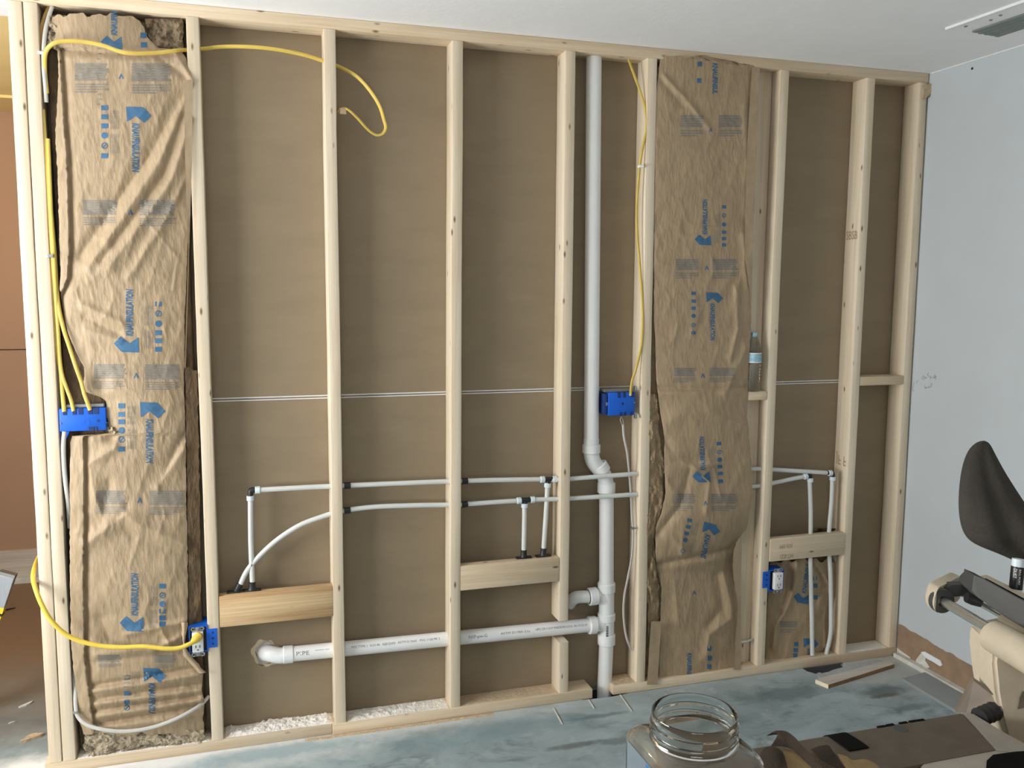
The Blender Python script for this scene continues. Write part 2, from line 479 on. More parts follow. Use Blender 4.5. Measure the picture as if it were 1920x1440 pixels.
def floor_mat():
    """worn blue-grey painted floor with white plaster dust and brown dirt lying on it"""
    mt, nt, b = new_mat('painted_floor')
    N = nt.nodes.new; Lk = nt.links.new
    tc = N('ShaderNodeTexCoord')

    def noise(scale, stretch=(1, 1, 1), detail=6, dist=0.0):
        mp = N('ShaderNodeMapping'); mp.inputs['Scale'].default_value = stretch
        Lk(tc.outputs['Object'], mp.inputs[0])
        n = N('ShaderNodeTexNoise'); n.inputs['Scale'].default_value = scale; n.inputs['Detail'].default_value = detail + 3; n.inputs['Roughness'].default_value = 0.66; n.inputs['Distortion'].default_value = dist
        Lk(mp.outputs[0], n.inputs['Vector']); return n

    def ramp(src, p0, p1, c0, c1):
        r = N('ShaderNodeValToRGB'); e = r.color_ramp.elements
        e[0].position = p0; e[1].position = p1; e[0].color = c0; e[1].color = c1
        Lk(src, r.inputs[0]); return r.outputs[0]

    def rng_(src, a, b_, c=0.0, d=1.0):
        r = N('ShaderNodeMapRange'); r.inputs[1].default_value = a; r.inputs[2].default_value = b_; r.inputs[3].default_value = c; r.inputs[4].default_value = d
        Lk(src, r.inputs[0]); return r.outputs[0]

    def mix(fac, a, col):
        x = N('ShaderNodeMix'); x.data_type = 'RGBA'
        Lk(fac, x.inputs[0]); Lk(a, x.inputs[6]); x.inputs[7].default_value = col
        return x.outputs[2]

    def blotch(base, cx, cy, rx, ry, col, amt, sc=14.0):
        v = N('ShaderNodeVectorMath'); v.operation = 'SUBTRACT'; Lk(tc.outputs['Object'], v.inputs[0]); v.inputs[1].default_value = (cx, cy, 0)
        w = N('ShaderNodeVectorMath'); w.operation = 'MULTIPLY'; Lk(v.outputs[0], w.inputs[0]); w.inputs[1].default_value = (1 / rx, 1 / ry, 0)
        ln = N('ShaderNodeVectorMath'); ln.operation = 'LENGTH'; Lk(w.outputs[0], ln.inputs[0])
        a = N('ShaderNodeMath'); a.operation = 'MULTIPLY_ADD'; Lk(noise(sc, (1, 1, 1), 6).outputs['Fac'], a.inputs[0]); a.inputs[1].default_value = 1.6; Lk(ln.outputs['Value'], a.inputs[2])
        return mix(rng_(a.outputs[0], 1.25, 1.8, amt, 0.0), base, col)

    def mul(a, b_):
        x = N('ShaderNodeMath'); x.operation = 'MULTIPLY'; Lk(a, x.inputs[0]); Lk(b_, x.inputs[1]); return x.outputs[0]
    base = ramp(noise(3.4, (0.9, 1.2, 1), 8, 0.5).outputs['Fac'], 0.32, 0.70, lin(124, 140, 142), lin(172, 188, 190))
    smear = rng_(noise(6.0, (0.8, 1.5, 1), 7, 0.6).outputs['Fac'], 0.52, 0.66)
    base = mix(mul(smear, rng_(noise(1.1).outputs['Fac'], 0.35, 0.6, 0.2, 0.8)), base, lin(92, 106, 108))
    pale = rng_(noise(9.0, (1, 1, 1), 8).outputs['Fac'], 0.58, 0.72, 0, 0.55)
    base = mix(pale, base, lin(196, 204, 202))
    sep = N('ShaderNodeSeparateXYZ'); Lk(tc.outputs['Object'], sep.inputs[0])
    # plaster dust fallen at the foot of the frame, heavier to the left
    ny = noise(4.0, (1, 1, 1), 6)
    ysum = N('ShaderNodeMath'); ysum.operation = 'MULTIPLY_ADD'; Lk(ny.outputs['Fac'], ysum.inputs[0]); ysum.inputs[1].default_value = 0.28; Lk(sep.outputs[1], ysum.inputs[2])
    dust = mul(mul(rng_(ysum.outputs[0], -0.06, 0.13), rng_(ysum.outputs[0], 0.20, 0.30, 1.0, 0.0)), rng_(sep.outputs[0], 2.1, 0.35, 0.12, 1.0))
    base = mix(dust, base, lin(232, 232, 230))
    corner = mul(rng_(ysum.outputs[0], -0.25, 0.12), rng_(sep.outputs[0], 2.85, 3.2, 0.0, 0.8))
    base = mix(corner, base, lin(196, 196, 190))
    # brown dirt in the space behind the frame
    nb = noise(2.0, (1, 1, 1), 6)
    bsum = N('ShaderNodeMath'); bsum.operation = 'MULTIPLY_ADD'; Lk(nb.outputs['Fac'], bsum.inputs[0]); bsum.inputs[1].default_value = 0.9; Lk(sep.outputs[1], bsum.inputs[2])
    base = mix(rng_(bsum.outputs[0], 0.50, 0.80, 0.0, 0.75), base, lin(112, 104, 94))
    base = mix(rng_(bsum.outputs[0], 0.85, 1.5), base, lin(128, 104, 80))
    for px_, py_, rx, ry, col, amt in ((1655, 1296, 0.15, 0.05, (88, 104, 106), 0.8), (1660, 1304, 0.09, 0.018, (92, 86, 78), 0.8), (1700, 1328, 0.12, 0.03, (98, 112, 112), 0.7), (1480, 1300, 0.22, 0.07, (96, 112, 114), 0.65),
                                       (1120, 1343, 0.16, 0.02, (92, 104, 104), 0.6), (1080, 1397, 0.13, 0.022, (88, 92, 90), 0.7), (1150, 1390, 0.12, 0.03, (92, 98, 96), 0.6), (1620, 1275, 0.20, 0.05, (186, 190, 188), 0.6), (520, 1410, 0.4, 0.06, (128, 160, 168), 0.6), (900, 1375, 0.5, 0.09, (118, 146, 152), 0.55)):
        q_ = PZ(px_, py_)
        base = blotch(base, q_[0], q_[1], rx, ry, lin(*col), amt)
    spk = rng_(noise(70, (1, 1, 1), 2).outputs['Fac'], 0.70, 0.74)
    base = mix(spk, base, lin(226, 226, 222))
    Lk(base, b.inputs['Base Color'])
    b.inputs['Roughness'].default_value = 0.55
    bp = N('ShaderNodeBump'); bp.inputs['Strength'].default_value = 0.08; bp.inputs['Distance'].default_value = 0.01
    Lk(noise(40).outputs['Fac'], bp.inputs['Height']); Lk(bp.outputs[0], b.inputs['Normal'])
    return mt


M['floor'] = floor_mat()

# ------------------------------------------------------------------ setting
H = 2.44
XL, XR, YF, YB = -1.40, 3.366, -4.6, 2.10   # room extents


def struct(name, mb, mat, label, smooth=0, cat=None, **k):
    o = mb.build(name, mat, smooth=smooth, **k)
    tag(o, label, cat or name.split('_')[0], None, 'structure')
    return o


def plate_with_holes(outer, holes, z0, z1):
    bm = bmesh.new()
    for loop in [outer] + holes:
        vs = [bm.verts.new((x, y, z1)) for x, y in loop]
        for i in range(len(vs)):
            bm.edges.new((vs[i], vs[(i + 1) % len(vs)]))
    bmesh.ops.triangle_fill(bm, edges=list(bm.edges), use_beauty=True, normal=(0, 0, 1))
    r = bmesh.ops.extrude_face_region(bm, geom=list(bm.faces))
    for g in r['geom']:
        if isinstance(g, bmesh.types.BMVert): g.co.z = z0
    bmesh.ops.recalc_face_normals(bm, faces=list(bm.faces))
    mb = MB(); mb.add(*bm_data(bm)); return mb


# floor with the drain opening and the broken place in front of the right-hand end of the plate
drain_hole = [(1.90, -0.004), (2.005, -0.012), (2.095, -0.004), (2.095, 0.10), (1.90, 0.10)]
hp = [PZ(x, y)[:2] for x, y in ((1514, 1259), (1530, 1263.5), (1536, 1260.5), (1544, 1263), (1550, 1261), (1557, 1262.5), (1562, 1258), (1570, 1258), (1574, 1254), (1582, 1252), (1588, 1248))]
broken = [tuple(q) for q in hp] + [(hp[-1][0] + 0.01, 0.03), (hp[0][0] - 0.005, 0.03)]
fl = plate_with_holes([(XL, YF), (XR, YF), (XR, YB), (XL, YB)], [drain_hole, broken], -0.02, 0.0)
floor = struct('floor', fl, M['floor'], 'worn blue-grey painted floor dusted white along the stud wall', origin=(0, 0, 0))
struct('floor_below', MB().box(XL, 7.0, YF, 5.0, -0.45, -0.42), M['soil'], 'dark crawl space seen through the broken floor', cat='ground')
# scored joints in the floor by the drain
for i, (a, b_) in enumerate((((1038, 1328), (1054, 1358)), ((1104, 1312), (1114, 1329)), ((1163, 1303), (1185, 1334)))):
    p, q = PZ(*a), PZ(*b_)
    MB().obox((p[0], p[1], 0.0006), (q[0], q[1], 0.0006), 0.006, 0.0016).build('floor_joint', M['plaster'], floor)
    MB().obox((p[0] + 0.004, p[1], 0.0006), (q[0] + 0.004, q[1], 0.0006), 0.002, 0.002).build('floor_joint_shade', M['dark_gap'], floor)  # dark strip painting the shade beside the joint

ceil = struct('ceiling', MB().box(XL, XR + 0.05, YF, 0.32, H, H + 0.02), M['ceiling'], 'white painted ceiling above the stud wall')
ceil2 = struct('ceiling_rear', MB().box(XL, XR + 0.05, 0.32, YB, H, H + 0.02), M['warm_ceiling'], 'yellowish ceiling of the space behind the stud wall', cat='ceiling')
MB().box(XL, 0.05, 1.66, 1.68, H - 0.012, H).build('batten', M['warm_ceiling'], ceil2)

wr = struct('wall_right', MB().box(XR, XR + 0.012, YF, YB, 0.0, H), M['wall_paint'], 'pale grey painted wall at right with bare brown strip at its foot')
# left wall with window opening (daylight source), wall behind the camera with an added window
WY0, WY1, WZ0, WZ1 = -1.82, -0.22, 0.70, 2.20


def holed_wall(axis, at, t, a0, a1, wa0, wa1, z0, z1):
    mb = MB()
    for (p0, p1, q0, q1) in ((a0, wa0, 0, H), (wa1, a1, 0, H), (wa0, wa1, 0, z0), (wa0, wa1, z1, H)):
        if axis == 'X': mb.box(at - t, at, p0, p1, q0, q1)
        else: mb.box(p0, p1, at - t, at, q0, q1)
    return mb


struct('wall_left', holed_wall('X', XL, 0.10, YF, YB, WY0, WY1, WZ0, WZ1), M['wall_far'], 'unseen left wall, browned to cut bounced light, with the daylight window')
struct('wall_front', holed_wall('Y', YF, 0.10, XL, XR, -0.6, 1.0, 0.8, 2.2), M['wall_far'], 'unseen wall behind the viewer, browned to cut bounced light, with an added window')


def window(name, axis, at, a0, a1, z0, z1, label):
    w = thing(name, label, 'window', (at if axis == 'X' else (a0 + a1) / 2, (a0 + a1) / 2 if axis == 'X' else at, z0), kind='structure')

    def bx(n, u0, u1, v0, v1, d0, d1, mat):
        mb = MB()
        if axis == 'X': mb.box(at + d0, at + d1, u0, u1, v0, v1)
        else: mb.box(u0, u1, at + d0, at + d1, v0, v1)
        mb.build(n, mat, w)
    e = 0.05
    bx('window_frame', a0, a1, z0, z0 + e, -0.09, -0.05, M['vent_white']); bx('window_frame', a0, a1, z1 - e, z1, -0.09, -0.05, M['vent_white'])
    bx('window_frame', a0, a0 + e, z0 + e, z1 - e, -0.09, -0.05, M['vent_white']); bx('window_frame', a1 - e, a1, z0 + e, z1 - e, -0.09, -0.05, M['vent_white'])
    bx('pane', a0 + e, a1 - e, z0 + e, z1 - e, -0.072, -0.068, M['glass'])


window('window_1', 'X', XL, WY0, WY1, WZ0, WZ1, 'large window on the left-hand wall')
window('window_added', 'Y', YF, -0.6, 1.0, 0.8, 2.2, 'added unseen window behind the viewer')  # opening added for the rear fill light

# brown wall and its board at the far side of the rear space
wb = struct('wall_rear', MB().box(XL, XR, YB, YB + 0.0127, 0, H), M['paper_rear'], 'bare brown paper wall beyond the left end of the frame')
MB().box(XL, 0.4, YB - 0.003, YB, 1.236, 1.240).build('seam', M['dark_gap'], wb)
bb = struct('baseboard_rear', MB().box(XL, 0.6, YB - 0.03, YB - 0.002, 0.03, 0.175, 0.002), M['board_white'], 'whitish board along the foot of the brown rear wall', cat='board')
MB().box(XL, 0.6, YB - 0.045, YB - 0.002, 0.0, 0.03).build('lower_strip', M['plaster'], bb)

lamp = thing('ceiling_bulb', 'bare bulb on the ceiling of the rear space', 'lamp', (-1.0, 1.1, H))
MB().lathe([(0.0001, 0), (0.05, 0), (0.05, 0.02), (0.02, 0.03), (0.02, 0.06), (0.0001, 0.06)], (-1.0, 1.1, H), (0, 0, -1), 20).build('holder', M['outlet'], lamp, 40)
bl = bpy.data.lights.new('bulb_light', 'POINT'); bl.energy = 26; bl.color = (1.0, 0.86, 0.66); bl.shadow_soft_size = 0.05
blo = bpy.data.objects.new('bulb_light', bl); C.objects.link(blo); blo.parent = lamp; blo.location = (0, 0, -0.13)

# drywall sheets fixed to the far side of the frame
wall = struct('wall_back', MB().box(0.062, XR, 0.0885 + 0.0125, 0.118, 0.0, H), M['gypsum'], 'brown backs of two horizontal drywall sheets behind the studs')
MB().box(0.064, XR - 0.002, 0.0895, 0.1015, 1.1955, H - 0.002).build('drywall_sheet', M['paper_back'], wall)
hole_c = P(499, 1224, 0.0895)


def sheet_with_hole():
    z0, z1, x0, x1 = 0.0, 1.1885, 0.064, XR - 0.002
    loop = []
    for k in range(28):
        a = 2 * math.pi * k / 28
        r = 0.040 * (1 + 0.10 * math.sin(3 * a + 1) + 0.06 * math.sin(5 * a))
        loop.append((hole_c[0] + r * math.cos(a) * 0.95, hole_c[2] + r * 1.12 * math.sin(a)))
    mb = plate_with_holes([(x0, z0), (x1, z0), (x1, z1), (x0, z1)], [loop], 0.0895, 0.1015)
    mb.v = [(x, z, y) for (x, y, z) in mb.v]
    mb.f = [f[::-1] for f in mb.f]
    return mb


sheet_with_hole().build('drywall_sheet', M['paper_back'], wall)
for za, zb in ((1.1945, 1.1985), (1.1855, 1.1895)):
    MB().box(0.064, XR - 0.002, 0.0885, 0.0895, za, zb).build('taper_edge', M['gypsum'], wall, label='pale paper edge along the sheet joint')
# torn paper ring round the pipe hole
ring = MB(); vs = []; n = 36
for k in range(n):
    a = 2 * math.pi * k / n
    r0 = 0.038 * (1 + 0.06 * math.sin(5 * a)); r1 = 0.047 * (1 + 0.14 * math.sin(2 * a + 2.4) + 0.08 * math.sin(7 * a))
    for r, y in ((r0, 0.0895), (r1, 0.0880), (r1, 0.0896)):
        vs.append((hole_c[0] + r * math.cos(a) * 0.95, y, hole_c[2] + r * 1.12 * math.sin(a)))
ring.add(vs, [[3 * k + j, 3 * k + j + 1, 3 * ((k + 1) % n) + j + 1, 3 * ((k + 1) % n) + j] for k in range(n) for j in (0, 1)])
ring.build('torn_paper_ring', M['torn'], wall, label='torn pale paper round the drain hole')

# ------------------------------------------------------------------ stud frame
frame = thing('stud_frame', 'unfinished pine stud wall frame with plates, studs and blocking', 'wall frame', (1.7, 0.045, 0))


def board(name, x0, x1, y0, y1, z0, z1, mat, dxt=0.0, bev=0.0035, label=None, wav=0.0):
    mb = MB()
    vertical = (z1 - z0) > max(x1 - x0, y1 - y0)
    if vertical:
        # length-wise sections so the edges can wander a little like sawn lumber
        n = max(2, int((z1 - z0) / 0.08))
        bm = bmesh.new()
        bmesh.ops.create_cube(bm, size=1.0)
        for q in bm.verts:
            q.co = ((x0 + x1) / 2 + q.co.x * (x1 - x0), (y0 + y1) / 2 + q.co.y * (y1 - y0), (z0 + z1) / 2 + q.co.z * (z1 - z0))
        ed = [e for e in bm.edges if abs(e.verts[0].co.z - e.verts[1].co.z) > 0.01]
        bmesh.ops.bevel(bm, geom=ed, offset=bev, segments=2, affect='EDGES', profile=0.5)
        ed = [e for e in bm.edges if abs(e.verts[0].co.z - e.verts[1].co.z) > 0.01]
        bmesh.ops.subdivide_edges(bm, edges=ed, cuts=n)
        sd = random.random() * 100
        for q in bm.verts:
            t = (q.co.z - z0) / (z1 - z0)
            w = 0.0012 * float(vnoise(q.co.z * 3.0, sd)) + 0.0005 * float(vnoise(q.co.z * 22.0 + sd, (q.co.x > (x0 + x1) / 2) * 7.3 + sd))
            q.co.x += dxt * t + w
        mb.add(*bm_data(bm))
    else:
        mb.box(x0, x1, y0, y1, z0, z1, bev)
    return mb.build(name, mat, frame, smooth=40, label=label)


SW = 0.038
studs = [('S1', 0.0575, 0.0575), ('S2', 0.0985, 0.0985), ('S3', 0.5545, 0.550), ('S4', 0.9685, 0.9685), ('S5', 1.383, 1.396),
         ('S7', 2.131, 2.120), ('S8', 2.669, 2.674), ('S9', 3.064, 3.068), ('S10', 3.322, 3.320)]
ZB, ZT = 0.038, 2.402
for nm, xb, xt in studs:
    board('stud', xb, xb + SW, 0.0, 0.0885, ZB, ZT, M['pine_z'], xt - xb)
board('stud', 1.8045, 1.8425, 0.0, 0.0885, 0.322, ZT, M['pine_z'], 0.0, label='pine stud cut off above the drain pipe')
board('stud', 1.8080, 1.8460, 0.0, 0.0885, ZB, 0.236, M['pine_z'], 0.0, label='short pine stud stub under the drain pipe')
board('stud', 2.580, 2.6675, 0.052, 0.0885, ZB, ZT, M['pine_z'], 0.004, label='pine backing stud set flat against the drywall')
board('top_plate', 0.054, XR - 0.004, 0.0, 0.0885, ZT, H, M['pine_x'])
board('bottom_plate', 0.045, 0.957, 0.0, 0.0885, 0.0, ZB, M['pine_x'])
board('bottom_plate', 0.958, 1.945, -0.004, 0.0885, 0.0, ZB, M['pine_x'])
board('bottom_plate', 2.030, XR - 0.006, -0.002, 0.0885, 0.0, ZB, M['pine_x'])
board('blocking', 0.593, 0.968, 0.0, 0.040, 0.432, 0.540, M['pine_grain'], label='pine blocking with cathedral grain')
board('blocking', 1.4225, 1.804, 0.0, 0.040, 0.478, 0.570, M['pine_x'], label='plain pine blocking under two tube drops')
board('blocking', 2.708, 3.065, -0.004, 0.034, 0.474, 0.568, M['pine_x'], label='pine blocking with grade stamps')
board('blocking', 2.583, 2.671, 0.0, 0.050, 1.137, 1.172, M['pine_x'], label='short pine block under the bottle')
board('blocking', 3.104, 3.324, 0.0, 0.0885, 1.181, 1.217, M['pine_x'], label='short pine block between the last studs')


# ------------------------------------------------------------------ lettering
def text_polys(body, shear=0.0, bold=0.0):
    """flat letter mesh: (n,2) points, faces; normalised so that the width is 1"""
    cu = bpy.data.curves.new('t', 'FONT'); cu.body = body; cu.shear = shear; cu.resolution_u = 2
    if bold: cu.offset = bold
    ob = bpy.data.objects.new('t', cu); C.objects.link(ob)
    me = bpy.data.meshes.new_from_object(ob)
    v = np.array([tuple(q.co)[:2] for q in me.vertices]); f = [list(q.vertices) for q in me.polygons]
    bpy.data.objects.remove(ob); bpy.data.curves.remove(cu); bpy.data.meshes.remove(me)
    v[:, 0] -= v[:, 0].min(); w = v[:, 0].max()
    return v / w, f


TXT = {}


def text2(body, shear=0.0, bold=0.0):
    k = (body, shear, bold)
    if k not in TXT: TXT[k] = text_polys(*k)
    return TXT[k]


def stamp_on(name, body, fn, mat, parent, height, width, shear=0.0, bold=0.0):
    """fn maps local (s along, t up) metres/pixels to world points"""
    v, f = text2(body, shear, bold)
    hh = v[:, 1].max()
    pts = [fn(a * width, b / hh * height) for a, b in v]
    return emit(name, pts, f, mat, parent)


# ------------------------------------------------------------------ insulation batts
def seg_d(px, py, a, b):
    ax, ay = a; bx, by = b
    dx, dy = bx - ax, by - ay
    L2 = dx * dx + dy * dy
    t = np.clip(((px - ax) * dx + (py - ay) * dy) / L2, 0, 1)
    return np.hypot(px - ax - t * dx, py - ay - t * dy), t


def folds(px, py, lst):
    s = 0
    for pts, amp, w in lst:
        d = None
        for a, b in zip(pts[:-1], pts[1:]):
            q, _ = seg_d(px, py, a, b)
            d = q if d is None else np.minimum(d, q)
        s = s + amp * (0.55 * np.exp(-(d / w) ** 2) + 0.45 * np.exp(-1.3 * d / w))
    return s


class Batt:
    def __init__(s, left, right, base, folds_, seed, noise=0.003):
        s.l = np.array(left, float); s.r = np.array(right, float); s.base = base; s.fl = folds_; s.seed = seed; s.noise = noise

    def xl(s, py): return np.interp(py, s.l[:, 0], s.l[:, 1])
    def xr(s, py): return np.interp(py, s.r[:, 0], s.r[:, 1])

    def y(s, px, py):
        px = np.asarray(px, float); py = np.asarray(py, float)
        u = (px - s.xl(py)) / np.maximum(s.xr(py) - s.xl(py), 1)
        y = s.base(u, px, py) - folds(px, py, s.fl)
        rid = 1 - 2.2 * np.abs(vnoise(px / 30.0 + 0.35 * py / 30.0, py / 52.0, s.seed)) + 0.5 * (1 - 2.2 * np.abs(vnoise(px / 13.0 - 0.3 * py / 13.0, py / 24.0, s.seed + 9)))
        y = y - s.noise * 0.62 * rid - s.noise * 0.4 * vnoise(px / 40.0, py / 60.0, s.seed + 3) - s.noise * 0.16 * vnoise(px / 4.0, py / 11.0, s.seed + 50)
        return y

    def sheet(s, name, mat, parent, y0, y1, nu, nv, rag=0.0):
        py = np.linspace(y0, y1, nv); U = np.linspace(0, 1, nu)
        PYg = np.repeat(py[:, None], nu, 1)
        xl = s.xl(py) + rag * fbm(py / 9.0, py * 0 + 3.3, 3, s.seed); xr = s.xr(py) + rag * fbm(py / 9.0, py * 0 + 8.1, 3, s.seed + 5)
        PXg = xl[:, None] + (xr - xl)[:, None] * U[None, :]
        if rag:
            PYg = PYg + (np.linspace(1, 0, nv) ** 12)[:, None] * 5 * vnoise(PXg / 11.0, PXg * 0, s.seed) + (np.linspace(0, 1, nv) ** 12)[:, None] * 3 * vnoise(PXg / 14.0, PXg * 0, s.seed + 2)
        pts = P(PXg, PYg, s.y(PXg, PYg)).reshape(-1, 3)
        f = [[j * nu + i, j * nu + i + 1, (j + 1) * nu + i + 1, (j + 1) * nu + i] for j in range(nv - 1) for i in range(nu - 1)]
        return emit(name, pts, f, mat, parent, 180)

    def patch(s, name, polys, mat, parent, off=0.0011):
        """print lying on the paper: polygons in measured coordinates"""
        V = []; F = []
        for q in polys:
            n = len(V); V += list(q); F.append(list(range(n, n + len(q))))
        V = np.array(V, float)
        return emit(name, P(V[:, 0], V[:, 1], s.y(V[:, 0], V[:, 1]) - off), F, mat, parent)

    def mesh2(s, name, V, F, mat, parent, off=0.0011):
        V = np.array(V, float)
        return emit(name, P(V[:, 0], V[:, 1], s.y(V[:, 0], V[:, 1]) - off), F, mat, parent)


def strip_polys(x0, y0, x1, y1, n=8):
    """a bar cut into short quads so that it follows the paper"""
    out = []
    dx, dy = x1 - x0, y1 - y0
    for k in range(n):
        a = x0 + dx * k / n; b = x0 + dx * (k + 1) / n
        out.append([(a, y0), (b, y0), (b, y1), (a, y1)])
    return out


def logo(bt, parent, cx, cy, up, s=1.0, tl=85.0, sq=None, tilt=0.0, ink=None, small=True, arrow=True, text='KNAUFINSULATION', tw=13.5):
    """arrow mark with its lettering running away from it; up = lettering above the mark (print turned half round)"""
    ink = ink or M['ink']
    k = -1.0 if up else 1.0
    ca, sa = math.cos(tilt), math.sin(tilt)

    def T(a, b):
        a, b = a * k * s, b * k * s
        return (cx + a * ca - b * sa, cy + a * sa + b * ca)
    if arrow:
        pl = [(-23.7, -15), (8.8, -14), (23.8, 2.2), (10.5, 15.5), (-5.7, 2.2), (-22, 13.7)]
        tri = [(0, 1, 4), (1, 2, 4), (2, 3, 4), (0, 4, 5)]
        V = []; F = []
        for t in tri:   # subdivide so that the mark follows the folds
            A, B, D = (np.array(pl[i]) for i in t)
            m_ = 3; idx = {}
            for i in range(m_ + 1):
                for j in range(m_ + 1 - i):
                    q = A + (B - A) * i / m_ + (D - A) * j / m_
                    idx[i, j] = len(V); V.append(T(*q))
            for i in range(m_):
                for j in range(m_ - i):
                    F.append([idx[i, j], idx[i + 1, j], idx[i, j + 1]])
                    if i + j < m_ - 1: F.append([idx[i + 1, j], idx[i + 1, j + 1], idx[i, j + 1]])
        bt.mesh2('arrow_mark', V, F, ink, parent)
    v, f = text2(text, 0.18, 0.038)
    hh = v[:, 1].max(); st = 16 if arrow else 0
    V = [T(-12 + b / hh * tw, st + a * tl / s) for a, b in v]
    bt.mesh2('lettering', V, f, ink, parent)
    if sq:
        ox, ys = sq
        for i, yy in enumerate(ys):
            r = 6.2
            if i in (3, 4) and len(ys) > 4:
                q = [T(ox + r * math.cos(2 * math.pi * j / 12), yy + r * math.sin(2 * math.pi * j / 12)) for j in range(12)]
                if i == 4:
                    qi = [T(ox + r * .72 * math.cos(2 * math.pi * j / 12), yy + r * .72 * math.sin(2 * math.pi * j / 12)) for j in range(12)]
                    bt.patch('symbol', [[q[j], q[(j + 1) % 12], qi[(j + 1) % 12], qi[j]] for j in range(12)] + [[T(ox - 4, yy + 3), T(ox - 2.6, yy + 4), T(ox + 4, yy - 3), T(ox + 2.6, yy - 4)]], ink, parent)
                else:
                    bt.patch('symbol', [q], ink, parent)
            else:
                bt.patch('symbol', [[T(ox - r, yy - 4.6), T(ox + r, yy - 4.6), T(ox + r, yy + 4.6), T(ox - r, yy + 4.6)]], ink, parent)
        if small:
            pol = []
            for c_ in range(5):
                xx = ox + 11 + c_ * 3.6
                for seg in ((-8, 28), (36, 74)):
                    for j in range(4):
                        y0_ = seg[0] + (seg[1] - seg[0]) * j / 4; y1_ = seg[0] + (seg[1] - seg[0]) * (j + 0.9) / 4
                        pol.append([T(xx, y0_), T(xx + 0.9, y0_), T(xx + 0.9, y1_), T(xx, y1_)])
            bt.patch('fine_print', pol, M['ink_dark'], parent)['kind'] = 'stuff'


def text_block(bt, parent, x0, x1, y0, y1, lines=9, mat=None):
    pol = []
    st = (y1 - y0) / lines
    for i in range(lines):
        yy = y0 + i * st
        if i == int(lines * 0.66): continue
        pol += strip_polys(x0, yy, x1 - (random.random() * 0.12 if i < lines - 1 else 0.35) * (x1 - x0), yy + st * (0.72 if i < lines * 0.6 else 0.45), 8)
    bt.patch('fine_print', pol, mat or M['ink_dark'], parent)['kind'] = 'stuff'


def caret(bt, parent, x, y, s=1.0):
    bt.patch('arrowhead_mark', [[(x, y - 6 * s), (x + 5 * s, y + 5 * s), (x + 2.4 * s, y + 5 * s), (x, y - 1 * s)], [(x, y - 6 * s), (x, y - 1 * s), (x - 2.4 * s, y + 5 * s), (x - 5 * s, y + 5 * s)]], M['ink'], parent)


def lump(name, outline_l, outline_r, y0, y1, yfun, mat, parent, nu=26, nv=60, seed=3, rag=2.0, label=None):
    b = Batt(outline_l, outline_r, yfun, [], seed, 0.0)
    py = np.linspace(y0, y1, nv); U = np.linspace(0, 1, nu)
    xl = b.xl(py) + rag * fbm(py / 6.0, py * 0 + 3.3, 3, seed); xr = b.xr(py) + rag * fbm(py / 6.0, py * 0 + 8.1, 3, seed + 5)
    PXg = xl[:, None] + (xr - xl)[:, None] * U[None, :]; PYg = np.repeat(py[:, None], nu, 1)
    edge = np.minimum(np.minimum(U, 1 - U)[None, :] * (nu - 1), np.minimum(np.linspace(0, 1, nv), np.linspace(1, 0, nv))[:, None] * (nv - 1))
    Y = yfun(np.repeat(U[None, :], nv, 0), PXg, PYg)
    Y = np.where(edge < 0.5, 0.083, Y)
    pts = P(PXg, PYg, Y).reshape(-1, 3)
    f = [[j * nu + i, j * nu + i + 1, (j + 1) * nu + i + 1, (j + 1) * nu + i] for j in range(nv - 1) for i in range(nu - 1)]
    return emit(name, pts, f, mat, parent, 60, label=label)


# ---- left batt
LB = thing('insulation_batt', 'tall wrinkled kraft-faced insulation batt in the leftmost bay', 'insulation', (0.34, 0.04, 0.04))
left = [(26, 98), (45, 96), (60, 104), (88, 100), (95, 108), (130, 110), (250, 104), (330, 108), (440, 111), (500, 114), (540, 112), (580, 118), (620, 126), (660, 142), (690, 158), (712, 158),
        (730, 152), (738, 168), (745, 190), (752, 199), (780, 200), (798, 206), (806, 214), (813, 210), (816, 136), (830, 132), (900, 131), (1080, 131), (1200, 133), (1260, 138), (1300, 144), (1345, 146), (1365, 154), (1378, 158)]
right = [(26, 248), (36, 262), (50, 270), (70, 276), (88, 294), (93, 340), (110, 349), (150, 362), (200, 363), (270, 362), (360, 358), (460, 352), (560, 347), (700, 345), (900, 349), (1080, 352), (1150, 352), (1172, 350), (1180, 346), (1215, 342), (1225, 348), (1245, 374), (1262, 381), (1290, 378), (1320, 384), (1345, 380), (1378, 384)]


def lbase(u, px, py):
    bulge = 0.010 - 0.022 * np.sin(np.clip(u, 0, 1) * math.pi) ** 0.7
    # the stapling flange is a flat band left of a sharp crease
    cr = np.interp(py, [90, 300, 450, 520, 560, 620, 700, 812, 900, 1080, 1230, 1320, 1370], [112, 126, 131, 128, 112, 112, 112, 157, 158, 157, 159, 170, 178])
    d = px - cr
    bulge = bulge + np.where((py > 90) & (d > 0), 0.013 * np.exp(-(d / 9.0) ** 2), 0.0) - np.where((py > 90) & (d < 0), 0.008, 0.0)
    # pushed back where the box is cut in
    bulge = bulge + 0.02 * np.exp(-((px - 190) / 16.0) ** 2 - ((py - 720) / 20.0) ** 2)
    bulge = bulge + 0.020 * np.exp(-((px - 215) / 22.0) ** 2 - ((py - 822) / 9.0) ** 2)
    # sagging, crumpled foot
    return bulge + 0.012 * np.clip((py - 1330) / 50, 0, 1)


